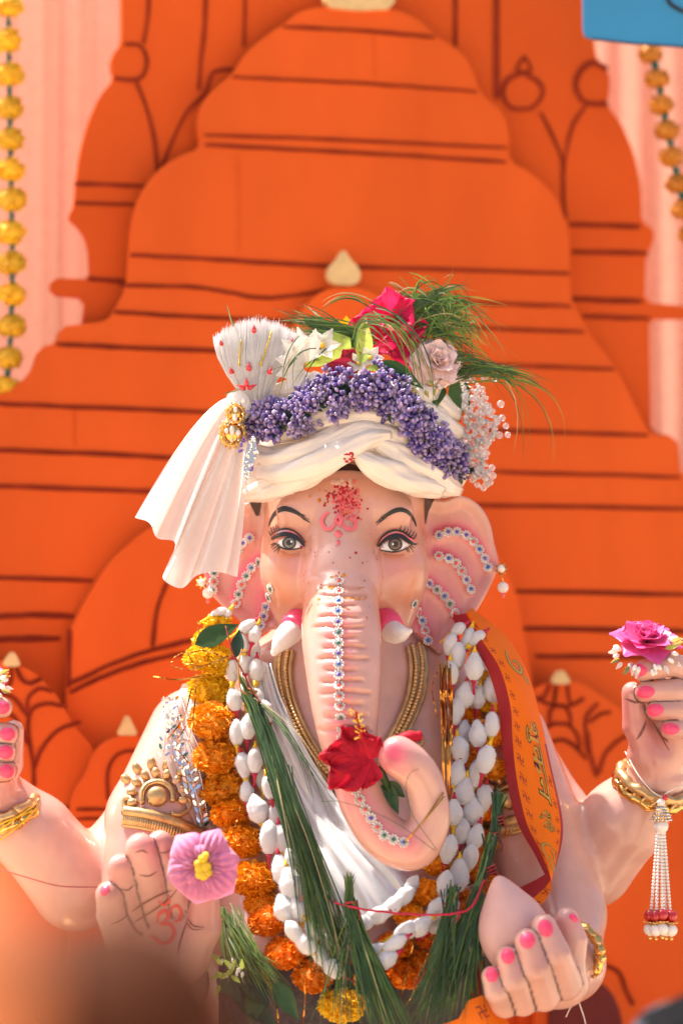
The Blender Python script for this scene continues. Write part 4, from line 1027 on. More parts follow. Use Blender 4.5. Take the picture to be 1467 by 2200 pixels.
m.strip([P(x, y, -.150) for x, y in crom([(546, 938), (540, 970), (534, 1000), (530, 1030)], 5)], [S(w) for w in np.interp(np.linspace(0, 1, 16), [0, .3, .7, 1], [8, 24, 22, 4])], (0, -1, 0)); m.build('backing_plate', 'silver', sp)
for i in range(46):
    t = U(0, 1); cx = 546 - 16 * t; w = np.interp(t, [0, .3, .7, 1], [5, 14, 12, 3]); x = cx + U(-w, w); y = 940 + 92 * t
    m = MB(); m.ball(P(x, y, -.154), (U(.0022, .0036), .0028, U(.0026, .005)), 6, 4, M=Matrix.Rotation(U(-.8, .8), 3, 'Y')); m.build('crystal', 'mirror' if random.random() < .6 else 'silver', sp, smooth=False)
for x, y, a in ((519, 953, .2), (523, 944, -.4), (519, 968, 1.2), (542, 1005, .2)): drop(x, y, 9, 15, a, -.158, sp, 'gem_purple')
m = MB(); m.tube([P(x, y, -.156) for x, y in ((530, 1030), (527, 1036), (531, 1042), (528, 1048))], .0013, 6); m.build('wire_loop', 'silver', sp)
m = MB(); m.ball(P(528, 1057, -.156), (.0066, .0066, .0074), 14, 10); m.build('pearl', 'pearl', sp)

# ------------------------------------------------------------------ lavender berry garland round the turban
def sprig_mesh(name, seed):
    rnd = random.Random(seed); m = MB(); m.m = 3; m.tube([(0, 0, -.6), (0, 0, .3)], [.05, .03], 4)
    for i in range(11):
        th = rnd.uniform(.15, 1.25); a = i * 2.4 + rnd.uniform(-.3, .3); d = Vector((math.sin(th) * math.cos(a), math.sin(th) * math.sin(a), math.cos(th)))
        L_ = rnd.uniform(.55, 1.0); m.m = rnd.choice([0, 0, 1, 2, 2, 2]); sz = rnd.uniform(.85, 1.2)
        m.ball(d * L_, (.19 * sz, .19 * sz, .31 * sz), 7, 6, M=rot(d))
    return m.data(name, ['violet_berry', 'lilac_berry', 'frost_berry', 'leaf_dark'], center=(0, 0, 0))[0]
SPR = [sprig_mesh('berry_sprig', s) for s in range(6)]
lv = thing('lavender_garland', P(760, 850, -.17), 'purple berry garland wound across the front of the white turban', 'garland')
lpath = crom([(530, 905), (580, 905), (630, 895), (690, 862), (750, 832), (810, 828), (850, 860), (885, 905), (930, 950), (965, 990), (985, 1035)], 12)
lw_ = np.interp(np.linspace(0, 1, len(lpath)), [0, .12, .3, .5, .65, .85, 1], [22, 34, 36, 42, 30, 32, 22])
m = MB(); m.tube([tY(p[0], p[1], .030) for p in lpath], [S(w * .45) for w in lw_], 10); m.build('leafy_core', 'leaf_dark', lv)
for i in range(205):
    k = U(0, 1) * (len(lpath) - 1); j = int(k); p = lpath[j]; t = lpath[min(j + 1, len(lpath) - 1)] - lpath[max(j - 1, 0)]; t = t / np.linalg.norm(t); nn = np.array((-t[1], t[0]))
    s_ = U(-1, 1); q = p + nn * s_ * lw_[j]
    loc = tY(q[0], q[1], .040 + .022 * (1 - s_ * s_) + U(-.006, .008))
    d = Vector((nn[0] * s_ * .9 + U(-.5, .5), -1.0 + U(-.2, .4), -nn[1] * s_ * .9 + U(-.5, .5) + .1))
    link('berry_sprig', random.choice(SPR), TRS(loc, rot(d, U(0, 6)), U(.0155, .026)), lv)
def leaf_mesh_add(m, base, d, nrm, L, W, bend=0.0, fold=0.25, n=7, wav=0.0):
    base, d, nrm = Vector(base), Vector(d).normalized(), Vector(nrm).normalized(); sd = d.cross(nrm).normalized(); nrm = sd.cross(d)
    rows = []
    for i in range(n):
        t = i / (n - 1); w = W * .5 * math.sin(math.pi * (t ** .75)) + (0.001 if i in (0, n - 1) else 0)
        c = base + d * L * t - nrm * bend * L * t * t
        rows.append([c + sd * w * u + nrm * (fold * w * abs(u) + wav * w * math.sin(i * 2.3 + u * 3)) for u in (-1, -.5, 0, .5, 1)])
    m.grid(rows)
for i in range(46):
    p = lpath[random.randrange(len(lpath))]; m = MB()
    leaf_mesh_add(m, tY(p[0] + U(-30, 30), p[1] + U(-26, 26), .058), (U(-1, 1), U(-.6, 0), U(-1, 1)), (U(-.4, .4), -1, U(0, .5)), U(.02, .034), U(.012, .018)); m.build('garland_leaf', 'leaf_dark', lv)

# ------------------------------------------------------------------ flowers and leaves on top of the turban
def petal(m, base, d, nrm, L, W, cup=.25, ruffle=0.0, curl=0.0, n=8, k=9, seed=0.0, shape=.75, tipcut=0.0, rnd=False):
    base, d, nrm = Vector(base), Vector(d).normalized(), Vector(nrm).normalized(); sd = d.cross(nrm).normalized(); nrm = sd.cross(d)
    rows = []
    for i in range(n):
        t = i / (n - 1); w = W * .5 * (math.sin(math.pi * min(1, (0.06 + .90 * t) ** shape)) ** .7) + W * .03
        if rnd: w = W * .5 * (.28 + .72 * math.sin(min(1, t * 1.35) * math.pi / 2)) * math.sqrt(max(.02, 1 - max(0, (t - .62) / .40) ** 2))
        row = []
        for j in range(k):
            u = j / (k - 1) * 2 - 1
            rf = ruffle * t * t * (math.sin(u * 7 + seed) + .6 * math.sin(u * 13 + seed * 2.1 + t * 3)) * L
            lt = t - tipcut * (1 - abs(u)) * t * t * .25
            row.append(base + d * (L * lt * (1 - (.22 if rnd else .10) * u * u * t)) + sd * w * u + nrm * (cup * w * u * u - curl * L * t ** 2.2 + rf))
        rows.append(row)
    m.grid(rows)
def flower(name, label, cat, c, petals, material, group=None):
    """petals: list of dicts for petal(); each a part of its own"""
    root = thing(name, c, label, cat, group)
    for q in petals:
        m = MB(); mt = q.pop('mat', material); petal(m, **q); m.build('petal', mt, root)
    return root
def ringpetals(c, axis, n, L, W, tilt, a0=0.0, **kw):
    R_ = rot(axis); out = []
    for i in range(n):
        a = a0 + 2 * math.pi * i / n + U(-.08, .08); t = tilt + U(-.08, .08)
        d = R_ @ Vector((math.cos(a) * math.cos(t), math.sin(a) * math.cos(t), math.sin(t))); nr = R_ @ Vector((-math.cos(a) * math.sin(t), -math.sin(a) * math.sin(t), math.cos(t)))
        out.append(dict(base=Vector(c), d=d, nrm=nr, L=L * U(.92, 1.08), W=W * U(.92, 1.08), seed=U(0, 9), **kw))
    return out
def rose(c, axis, R_, layers=((4, .45, 1.35, .55), (5, .62, 1.1, .75), (5, .85, .75, .95), (6, 1.05, .38, 1.0), (6, 1.15, .05, 1.0)), curl=.16):
    out = []; ax = Vector(axis).normalized()
    for li, (n, L_, tilt, W_) in enumerate(layers):
        out += ringpetals(Vector(c) - ax * R_ * .25 * li / len(layers), axis, n, R_ * L_, R_ * W_ * 1.3, tilt, a0=li * .7, cup=.42 - .04 * li, curl=curl * (li / 3), ruffle=.014, rnd=True)
    return out
random.seed(11)
c = tY(838, 712, .06)
pp = ringpetals(c, (-.15, -1, .35), 6, .086, .088, .35, cup=.15, ruffle=.10, curl=.05, k=17, rnd=True) + ringpetals(c + Vector((.0, -.015, .02)), (.1, -1, .4), 5, .072, .074, .75, a0=.5, cup=.2, ruffle=.11, curl=.0, k=17, rnd=True) \
    + ringpetals(c + Vector((.03, -.012, -.028)), (.4, -1, -.1), 4, .064, .075, .5, cup=.1, ruffle=.10, curl=.1, k=17, rnd=True)
flower('magenta_flower', 'bright magenta ruffled flower on top of the turban', 'flower', c, pp, 'petal_magenta')
c = tY(738, 790, .045)
flower('crimson_flower', 'dark crimson petals tucked above the lavender on the turban', 'flower', c,
       [dict(base=c + Vector((.03, 0, -.012)), d=(-1, -.25, .28), nrm=(.1, -1, .3), L=.07, W=.045, cup=.3, ruffle=.05), dict(base=c + Vector((.028, .01, 0)), d=(-.6, 0, .8), nrm=(0, -1, .1), L=.05, W=.05, cup=.3, ruffle=.08), dict(base=c + Vector((.02, .01, 0)), d=(.1, 0, 1), nrm=(0, -1, 0), L=.042, W=.04, ruffle=.08)], 'petal_crimson')
c = tY(664, 788, .055)
flower('white_flower', 'large white oblong petalled flower beside the feather crest', 'flower', c,
       [dict(base=c + Vector((.012 * math.cos(a), 0, .012 * math.sin(a))), d=(math.cos(a), -.25, math.sin(a)), nrm=(0, -1, .2), L=L_, W=.034, cup=.3, curl=.1, rnd=True) for a, L_ in ((2.9, .062), (3.4, .062), (3.9, .06), (2.35, .07), (1.85, .076), (1.4, .07), (4.5, .05), (5.2, .03), (2.6, .045), (2.1, .05))], 'petal_white')
def jasmine(px, py, r, out, label, axis=(0, -1, .3)):
    c = tY(px, py, out)
    f_ = flower('jasmine_flower', label, 'flower', c, ringpetals(c, axis, 6, r, r * .62, .25, cup=.2, ruffle=.03, shape=.6), 'petal_white', 'small white jasmine flowers on the turban')
    m = MB(); m.ball(c + Vector(axis) * .004, r * .16, 8, 6); m.build('flower_eye', 'stamen_yellow', f_)
random.seed(12)
jasmine(692, 744, .042, .07, 'small white star flower resting on the lime leaf left of the magenta flower')
jasmine(918, 695, .028, .07, 'small white flower right of the magenta flower, upper one')
jasmine(938, 712, .026, .062, 'small white flower just above the blush rose', (.3, -1, .2))
jasmine(795, 770, .030, .058, 'white flower flecked with red between the crimson petals and the green leaf')
jasmine(770, 782, .026, .05, 'white blossom half hidden right of the crimson petals')
c = tY(938, 776, .095)
rb = flower('blush_rose', 'pale blush pink rose at the right of the turban flowers', 'flower', c, rose(c, (.25, -1, .45), .060), 'petal_blush')
def leaf(label, px, py, px2, py2, W, material, out=.06, nrm=(0, -1, .3), bend=.15, fold=.3, out2=None, name='leaf', wav=.0):
    a = tY(px, py, out); b_ = tY(px2, py2, out if out2 is None else out2); m = MB()
    leaf_mesh_add(m, a, b_ - a, nrm, (b_ - a).length, W, bend, fold, 12, wav); o_ = m.build(name, material); return tag(o_, label, 'leaf')
leaf('broad lime green leaf lying under the small white star flower', 752, 726, 655, 786, .072, 'leaf_lime', .058, (.1, -1, .35), .05, .15, wav=.08)
leaf('folded lime green leaf standing upright against the magenta flower', 772, 782, 776, 692, .046, 'leaf_lime', .075, (.5, -1, .1), -.1, .5)
leaf('mid green leaf lying over the lavender below the magenta flower', 822, 775, 912, 832, .034, 'leaf_mango', .075, (0, -1, .4), .1, .2)
leaf('dark green leaf hanging below the blush rose by the crystal beads', 975, 815, 990, 905, .042, 'leaf_mango', .03, (.2, -1, 0), .1, .35)
leaf('small dark green leaf curling under the blush rose', 945, 830, 935, 872, .036, 'leaf_mango', .05, (-.2, -1, 0), .1, .3)
leaf('narrow dark green leaf behind the hanging leaf at the crystal beads', 985, 800, 1012, 878, .022, 'leaf_dark', .02, (.4, -1, 0), .1, .4)
leaf('pale lime leaf edge lying on the lavender right of the crimson petals', 785, 792, 860, 790, .022, 'leaf_lime', .068, (0, -1, .6), .1, .2)
leaf('yellow green leaf behind the star flower at the grass tuft', 745, 700, 715, 735, .03, 'leaf_lime', .035, (0, -1, .2), .1, .3)
c = tY(745, 700, .05)
flower('yellow_bud', 'small yellow flower bud left of the upright lime leaf', 'flower', c, ringpetals(c, (-.3, -1, .8), 4, .022, .014, .9, cup=.3), 'marigold_yellow')
# pearl and gold stamens below the blush rose
pk = thing('pearl_stamen_cluster', tY(930, 830, .05), 'cluster of cream pearl stamens with gold leaves under the blush rose', 'ornament')
for i in range(26):
    t = U(0, 1); x = 885 + 110 * t; y = 838 - 8 * math.sin(t * 3) - 28 * t * t + U(-12, 12); c = tY(x, y, .058 + U(-.008, .012)); m = MB()
    if i % 3: m.ball(c, (.0048, .0048, .0075), 9, 7, M=rot((U(-1, 1), -.6, U(-1, .4)))); m.build('pearl_bud', 'pearl', pk)
    else: leaf_mesh_add(m, c, (U(-1, 1), -.3, U(-1, .3)), (0, -1, 0), .02, .010); m.build('gold_leaf', 'gold_bright', pk)

# crystal bead cluster, right of the turban
cb = thing('crystal_bead_cluster', P(1030, 1050, .0), 'clear crystal bead cluster hanging at the right side of the turban', 'ornament')
bead_m = MB(); bead_m.ball((0, 0, 0), 1.0, 10, 8); BEAD = bead_m.data('crystal_bead', 'crystal', center=(0, 0, 0))[0]
cpoly = [((1012, 825), 18), ((1020, 860), 28), ((1030, 890), 34), ((1035, 915), 34), ((1025, 945), 34), ((1015, 970), 32), ((1020, 1000), 24), ((1030, 1028), 20)]
cc = crom([(p[0], p[1], w) for p, w in cpoly], 8)
for i in range(270):
    q = cc[random.randrange(len(cc))]; r_ = U(.0042, .0066)
    link('crystal_bead', BEAD, TRS(P(q[0] + U(-1, 1) * q[2], q[1] + U(-8, 8), -.02 + U(-.022, .022)), None, r_), cb)
for x, y in ((1075, 868), (1078, 898), (1086, 915), (1090, 934), (1072, 935), (1060, 935), (1062, 812), (1040, 812), (1015, 815), (1002, 815), (1045, 1040), (1038, 1048), (1058, 1022), (1056, 1005), (1052, 1036), (1025, 1042)):
    link('crystal_bead', BEAD, TRS(P(x, y, -.02 + U(-.01, .01)), None, (U(.0065, .0085),) * 3), cb)
m = MB()
for i in range(9):
    q = cc[i * 6]; m.tube([P(995, q[1], .0), P(q[0], q[1] + U(-8, 8), -.02), P(q[0] + q[2], q[1] + U(-12, 12), -.02)], .0007, 4)
o = m.build('bead_wires', 'silver', cb); o['kind'] = 'stuff'

# ------------------------------------------------------------------ grass
def blades(m, n, p0, p1, p2, j0, j1, j2, Y0, Y1, Y2, w=2.6, segs=9, Yj=.015, out=None):
    for _ in range(n):
        t = U(0, 1) if isinstance(p2, list) else 0
        e = np.array(p2[0]) * (1 - t) + np.array(p2[1]) * t if isinstance(p2, list) else np.array(p2, float)
        mid = np.array(p1[0]) * (1 - t) + np.array(p1[1]) * t if isinstance(p1, list) else np.array(p1, float)
        a = np.array(p0, float) + np.array((random.gauss(0, j0), random.gauss(0, j0))); b_ = mid + np.array((random.gauss(0, j1), random.gauss(0, j1))); c = e + np.array((random.gauss(0, j2), random.gauss(0, j2)))
        ya, yb, yc = Y0 + U(-Yj, Yj), Y1 + U(-Yj, Yj) * 1.5, Y2 + U(-Yj, Yj) * 2
        pts = []
        for s_ in np.linspace(0, 1, segs):
            q = a * (1 - s_) ** 2 + 2 * b_ * s_ * (1 - s_) + c * s_ * s_; pts.append(P(q[0], q[1], ya * (1 - s_) ** 2 + 2 * yb * s_ * (1 - s_) + yc * s_ * s_))
        ww = S(w) * U(.6, 1.25)
        m.strip(pts, [ww * (.7 + .5 * math.sin(math.pi * min(1, s_ * .9 + .15))) * (1 - s_ ** 4 * .85) for s_ in np.linspace(0, 1, segs)], (U(-.7, .7), -1, U(-.3, .5)))
def grass(label, sets, mats=('grass_fresh', 'grass_dark'), tie=None, loc=None, name='grass_tuft'):
    root = thing(name, loc, label, 'grass')
    for mt, frac in zip(mats, (.6, .4, .06)):
        m = MB()
        for s_ in sets:
            k = dict(s_); k['n'] = max(1, int(k['n'] * frac)); blades(m, **k)
        o_ = m.build('blades', mt, root); o_['kind'] = 'stuff'
    return root
random.seed(31)
GM = ('grass_fresh', 'grass_dark', 'grass_dry')
grass('tuft of green grass sticking out left between feather crest and magenta flower', [dict(n=60, p0=(790, 725), p1=[(730, 690), (720, 735)], p2=[(612, 683), (640, 722)], j0=12, j1=12, j2=12, Y0=-.06, Y1=-.08, Y2=-.05),
    dict(n=22, p0=(760, 740), p1=(700, 690), p2=[(600, 682), (700, 660)], j0=12, j1=14, j2=14, Y0=-.06, Y1=-.08, Y2=-.04), dict(n=10, p0=(700, 750), p1=(650, 770), p2=[(600, 800), (640, 840)], j0=14, j1=14, j2=16, Y0=-.10, Y1=-.13, Y2=-.12)], GM, loc=tY(760, 740))
grass('thick tuft of fine green grass arching over the right of the magenta flower', [dict(n=95, p0=(870, 690), p1=[(930, 630), (990, 640)], p2=[(985, 640), (1035, 800)], j0=26, j1=46, j2=34, Y0=-.04, Y1=-.06, Y2=-.02, w=2.2),
    dict(n=80, p0=(900, 700), p1=(965, 650), p2=[(940, 740), (1035, 760)], j0=24, j1=50, j2=40, Y0=-.05, Y1=-.07, Y2=-.03, w=2.2), dict(n=80, p0=(880, 660), p1=(930, 640), p2=[(900, 690), (1000, 700)], j0=32, j1=34, j2=30, Y0=-.04, Y1=-.06, Y2=-.05, w=2.0),
    dict(n=6, p0=(860, 670), p1=(960, 610), p2=[(1000, 592), (1030, 640)], j0=12, j1=8, j2=10, Y0=-.05, Y1=-.06, Y2=-.02)], GM, loc=tY(900, 720))
grass('long grass blades drooping to the far right of the turban', [dict(n=46, p0=(960, 800), p1=[(1060, 770), (1120, 780)], p2=[(1110, 810), (1170, 850)], j0=16, j1=12, j2=20, Y0=-.05, Y1=-.06, Y2=.0, w=2.2),
    dict(n=26, p0=(950, 790), p1=(1010, 740), p2=[(1040, 800), (1100, 830)], j0=14, j1=16, j2=16, Y0=-.05, Y1=-.07, Y2=-.02, w=2.2),
    dict(n=7, p0=(980, 800), p1=[(1130, 770), (1250, 800)], p2=[(1110, 1000), (1200, 980)], j0=10, j1=14, j2=16, Y0=-.05, Y1=-.06, Y2=.0, w=2.0)], GM, loc=tY(960, 810))
grass('few long loose grass blades falling over the magenta flower and blush rose', [dict(n=12, p0=(795, 680), p1=[(850, 640), (930, 700)], p2=[(880, 830), (950, 900)], j0=10, j1=20, j2=14, Y0=-.17, Y1=-.24, Y2=-.20, w=2.6),
    dict(n=7, p0=(768, 740), p1=(765, 640), p2=[(830, 690), (860, 780)], j0=8, j1=14, j2=12, Y0=-.15, Y1=-.2, Y2=-.22, w=3.0), dict(n=4, p0=(790, 650), p1=(740, 610), p2=(690, 665), j0=6, j1=8, j2=10, Y0=-.12, Y1=-.12, Y2=-.1)], GM, loc=tY(850, 700, .05))
grass('few thin blades hanging over the turban edge by the feather crest', [dict(n=5, p0=(660, 730), p1=(610, 770), p2=[(590, 850), (625, 840)], j0=12, j1=12, j2=10, Y0=-.15, Y1=-.2, Y2=-.17), dict(n=2, p0=(505, 700), p1=(495, 680), p2=(487, 652), j0=4, j1=3, j2=3, Y0=-.1, Y1=-.1, Y2=-.1), dict(n=2, p0=(520, 835), p1=(495, 842), p2=(478, 850), j0=3, j1=3, j2=3, Y0=-.1, Y1=-.1, Y2=-.1)], ('grass_dark', 'grass_dry'), loc=tY(640, 760))

# ------------------------------------------------------------------ earrings
def earring(px, py, px2, py2, Y, label):
    r_ = thing('earring', P(px2, py2, Y), label, 'earring', 'pearl drop earrings')
    for k in range(7):
        a = k * .9; m = MB(); leaf_mesh_add(m, P(px, py, Y), (math.cos(a), -.5, math.sin(a)), (0, -1, .2), .016, .011); m.build('gold_petal', 'gold_bright', r_)
    m = MB(); m.ball(P(px, py, Y - .012), (.009, .008, .009), 10, 8); m.build('amber_bead', 'pearl', r_)
    m = MB(); m.tube([P(px, py, Y - .01), P((px + px2) / 2, (py + py2) / 2, Y - .012), P(px2, py2 - 12, Y - .012)], .0016, 6); m.build('wire', 'gold_bright', r_)
    m = MB(); c = P(px2, py2, Y - .012); m.ball(c, .0105, 14, 10)
    for i in range(60):
        z = 1 - 2 * (i + .5) / 60; a = i * 2.4; s_ = math.sqrt(1 - z * z); m.ball(c + Vector((s_ * math.cos(a), s_ * math.sin(a), z)) * .0105, .0022, 5, 4)
    m.build('seed_pearl_ball', 'pearl_white', r_)
    m = MB(); m.ball(P(px2, py2 + 17, Y - .012), (.004, .004, .006), 8, 6); m.build('pink_bead', 'coral_enamel', r_)
earring(1076, 1222, 1080, 1262, .07, 'gold and seed pearl earring on the tip of the right ear')
earring(434, 1252, 447, 1274, .03, 'gold and seed pearl earring half hidden under the turban tail')
# ------------------------------------------------------------------ gold necklace (moulded part of the statue)
random.seed(41)
def bodyY(px, py, off, fb=0.05): return on(body_bvh, px, py, off, fb, -.24)[0]
nkL = crom([(612, 1395), (606, 1440), (614, 1495), (632, 1545), (658, 1595), (690, 1640), (735, 1690)], 14)
nkR = crom([(893, 1385), (900, 1430), (894, 1485), (876, 1535), (850, 1585), (815, 1640), (770, 1690)], 14)
nk = None
for path, sg_ in ((nkL, 1), (nkR, -1)):
    m = MB(); m.strip([bodyY(p[0], p[1], .006) for p in path], S(34), (0, -1, .2)); b0 = m.build('necklace_band', 'gold_paint', st)
    for off_ in (-17, 17):
        m = MB(); m.tube([bodyY(p[0] + off_, p[1] + abs(off_) * .15, .010) for p in path], .0045, 8); m.build('necklace_edge', 'gold_paint', b0)
    for k in range(0, len(path), 2):
        for row in (-7, 7):
            p = path[k]; m = MB(); m.ball(bodyY(p[0] + row, p[1] + row * .3 * sg_, .010), (.0065, .0045, .0052), 8, 6, M=Matrix.Rotation(sg_ * .6 * (1 if row > 0 else -1), 3, 'Y')); m.build('necklace_link', 'gold_paint', b0)
m = MB(); m.tube([bodyY(p[0], p[1], .012) for p in crom([(862, 1578), (885, 1572), (905, 1582), (906, 1598), (892, 1602), (886, 1594)], 6)], .0048, 8); m.build('necklace_scroll', 'gold_paint', st)

# ------------------------------------------------------------------ armlets
def armlet(cx, cy, ax, material, pts_low, scale=1.0):
    """band across the upper arm with ribbed lower edge and a flower medallion above it"""
    root = None
    path = crom(pts_low, 10)
    m = MB(); m.tube([bodyY(p[0], p[1], .006) for p in path], .012, 8); root = m.build('armlet', material, st)
    m = MB(); m.tube([bodyY(p[0] - 4, p[1] + 30 * scale, .004) for p in path], .005, 8); m.build('armlet_edge', material, root)
    for k in range(0, len(path)):
        p = path[k]; m = MB(); m.tube([bodyY(p[0], p[1] + 8 * scale, .010), bodyY(p[0] - 4, p[1] + 28 * scale, .009)], .0034, 6); m.build('armlet_rib', material, root)
    md = (cx, cy)
    m = MB(); m.ball(bodyY(*md, .006), (.023, .012, .022), 16, 10); m.build('medallion', material, root)
    m = MB(); m.tube([bodyY(md[0] + 34 * scale * math.cos(a), md[1] + 33 * scale * math.sin(a), .008) for a in np.linspace(2.7, 6.6, 18)], .0065, 8); m.build('medallion_ring', material, root)
    for i in range(9):
        a = 2.9 + i * .44; q = (md[0] + 55 * scale * math.cos(a), md[1] + 52 * scale * math.sin(a)); m = MB()
        m.ball(bodyY(*q, .008), (.0095, .008, .012), 12, 9, M=Matrix.Rotation(a - math.pi / 2 + math.pi, 3, 'Y')); m.build('medallion_petal', material, root)
        if 1 < i < 8:
            q = (md[0] + 76 * scale * math.cos(a - .1), md[1] + 72 * scale * math.sin(a - .1)); m = MB()
            m.ball(bodyY(*q, .008), (.010, .008, .015), 12, 9, M=Matrix.Rotation(a + math.pi / 2, 3, 'Y')); m.build('medallion_petal', material, root)
    for s_ in (-1, 1):
        m = MB(); m.tube([bodyY(md[0] + s_ * x * scale, md[1] + y * scale, .008) for x, y in crom([(30, 36), (50, 38), (68, 26), (70, 8), (58, 2), (54, 12)], 5)], .0055, 7); m.build('armlet_scroll', material, root)
armlet(338, 1712, 0, 'gold_paint', [(268, 1742), (310, 1748), (365, 1762), (420, 1785), (455, 1800)])
armlet(1095, 1718, 0, 'gold_paint', [(1040, 1770), (1080, 1768), (1120, 1758), (1150, 1745)], .9)

# ------------------------------------------------------------------ bangles
def bangle(c, axis, R_, label, coils=2, loop=True):
    r_ = thing('bangle', c, label, 'bangle', 'gold bangles on the raised wrists'); A = rot(axis)
    for k in range(coils):
        m = MB(); pts = [Vector(c) + A @ Vector((R_ * math.cos(a) * 1.05, R_ * math.sin(a), (k - .5) * .022 + .002 * math.sin(9 * a))) for a in np.linspace(0, 2 * math.pi, 49)]
        m.tube(pts, [.0115 + .002 * math.sin(i * 1.9) for i in range(49)], 10); m.build('ring', 'gold_paint' if k else 'gold_bright', r_)
    for i in range(22):
        a = i * 2 * math.pi / 22; m = MB(); p0 = Vector(c) + A @ Vector((R_ * 1.14 * math.cos(a), R_ * 1.1 * math.sin(a), -.018)); p1 = Vector(c) + A @ Vector((R_ * 1.16 * math.cos(a + .18), R_ * 1.12 * math.sin(a + .18), .012))
        m.tube([p0, (p0 + p1) * .5 * 1.0, p1], [.002, .0042, .002], 6); m.build('leaf_ridge', 'gold_paint', r_)
    return r_
bangle(P(1398, 1688, -.0), (P(1420, 1640, -.02) - P(1385, 1720, .02)), .072, 'gold bangle on the raised wrist at the right, above the pearl tassel')
bangle(P(18, 1752, .03), (P(-2, 1700, .02) - P(46, 1800, .04)), .070, 'gold bangle wound with yellow thread on the raised wrist at the left')
bangle(P(1222, 2050, -.20), (P(1170, 2085, -.34) - P(1240, 2040, -.14)), .060, 'thin gold bangle behind the hand holding the sweet', coils=1)
m = MB(); A = rot(P(-8, 1700, .02) - P(40, 1800, .04))
for k in range(3):
    m.tube([P(12, 1758, .03) + A @ Vector((.089 * math.cos(a), .086 * math.sin(a), -.012 + .02 * math.sin(a + k))) for a in np.linspace(0, 2 * math.pi, 40)], .0022, 5)
tag(m.build('wrist_thread', 'thread_yellow'), 'yellow thread wound round the bangle at the left edge', 'thread')

# ------------------------------------------------------------------ shawl with mirror embroidery over the left shoulder
random.seed(43)
sh = thing('embroidered_shawl', P(400, 1780, 0), 'sheer white shawl with silver mirror leaf embroidery on the left shoulder', 'shawl')
rows = []
for v in np.linspace(0, 1, 26):
    L_ = crom([(392, 1470), (372, 1520), (356, 1590), (362, 1650), (396, 1720), (428, 1790)], 5); R_ = crom([(470, 1450), (480, 1530), (490, 1600), (500, 1680), (510, 1750), (520, 1830)], 5)
    a, b_ = L_[int(v * (len(L_) - 1))], R_[int(v * (len(R_) - 1))]
    rows.append([bodyY(*(a * (1 - u) + b_ * u), .012 + .008 * math.sin(u * 14 + v * 3), .06) for u in np.linspace(0, 1, 22)])
m = MB(); m.grid(rows); m.build('cloth', 'sheer_pink', sh)
SEQ = MB()
for k in range(10): SEQ.v.append((math.cos(k * .62832) * .5 * abs(math.sin(k * .31416 + 1.5708)) if False else .42 * math.sin(k * .62832), 0, math.cos(k * .62832)))
SEQ.f = [tuple(range(9, -1, -1))]; SEQ.mi = [0]
SEQD = SEQ.data('mirror_leaf', 'mirror', smooth=False, center=(0, 0, 0))[0]
def sequin(px, py, ang, L_=8, mt=None):
    p, n = on(body_bvh, px, py, .022 + .0005 * U(0, 1), .04, -.24)
    link('mirror_leaf', SEQD, Matrix.Translation(p) @ Matrix.Rotation(U(-.45, .45), 4, 'Z') @ Matrix.Rotation(U(-.5, .35), 4, 'X') @ Matrix.Rotation(ang, 4, 'Y') @ Matrix.Diagonal((S(L_), 1, S(L_), 1)), sh, om=mt)
for stem in ([(362, 1515), (356, 1570), (352, 1620)], [(378, 1540), (382, 1600), (392, 1650)], [(385, 1600), (402, 1660), (408, 1700)], [(405, 1640), (418, 1690), (430, 1740), (436, 1770)], [(372, 1500), (368, 1560), (372, 1630)]):
    c_ = crom(stem, 6); m = MB(); m.tube([bodyY(p[0], p[1], .0215) for p in c_], .0012, 5); m.build('silver_stem', 'silver', sh)
    for k in range(0, len(c_), 2):
        p = c_[k]
        for s_ in (-1, 1): sequin(p[0] + s_ * 8, p[1], s_ * .7 + .2, U(6.5, 8.5), random.choice([None, None, 'silver', 'gem_green' if random.random() < .3 else None]))
for _ in range(60):
    t = U(0, 1); m = None; p = (362 + 20 * t + U(-14, 14), 1500 + 110 * t + U(-10, 10)); sequin(p[0], p[1], U(-1.5, 1.5), U(3, 4.5), 'silver')
for off_ in (0, 16):
    m = MB(); c_ = crom([(375, 1500), (392, 1560), (418, 1620), (436, 1690), (446, 1760)], 16)
    for p in c_: m.ball(bodyY(p[0] + off_, p[1], .022), (.0026, .0016, .0034), 6, 4)
    o = m.build('silver_chain', 'silver', sh); o['kind'] = 'stuff'

# ------------------------------------------------------------------ satin sash across the chest
random.seed(44)
sL = crom([(540, 1420), (548, 1500), (570, 1600), (610, 1720), (660, 1830), (700, 1920), (730, 2010)], 8); sR = crom([(582, 1425), (605, 1500), (645, 1585), (700, 1680), (770, 1780), (850, 1860), (905, 1930)], 8)
rows = []
for i in range(len(sL)):
    v = i / (len(sL) - 1); row = []
    for u in np.linspace(0, 1, 46):
        q = sL[i] * (1 - u) + sR[i] * u
        fold = .009 * math.sin(u * 13 + v * 2.5) + .006 * math.sin(u * 27 - v * 5) + .012 * max(0, math.sin(u * 6.5 + v * 4 - 1))
        row.append(bodyY(q[0], q[1], .020 + fold + .012 * math.sin(math.pi * u)))
    rows.append(row)
m = MB(); m.grid(rows)
o = tag(m.build('satin_sash', 'satin_sash'), 'pearly white satin sash running diagonally across the chest under the trunk', 'sash')
md = o.modifiers.new('thickness', 'SOLIDIFY'); md.thickness = .002
# dark sequinned cloth low on the belly
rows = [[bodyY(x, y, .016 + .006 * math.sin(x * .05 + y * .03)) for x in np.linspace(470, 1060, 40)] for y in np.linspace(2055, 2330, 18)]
m = MB(); m.grid(rows); tag(m.build('waist_cloth', 'dark_cloth'), 'dark shimmering waist cloth behind the hanging grass bundles', 'cloth')

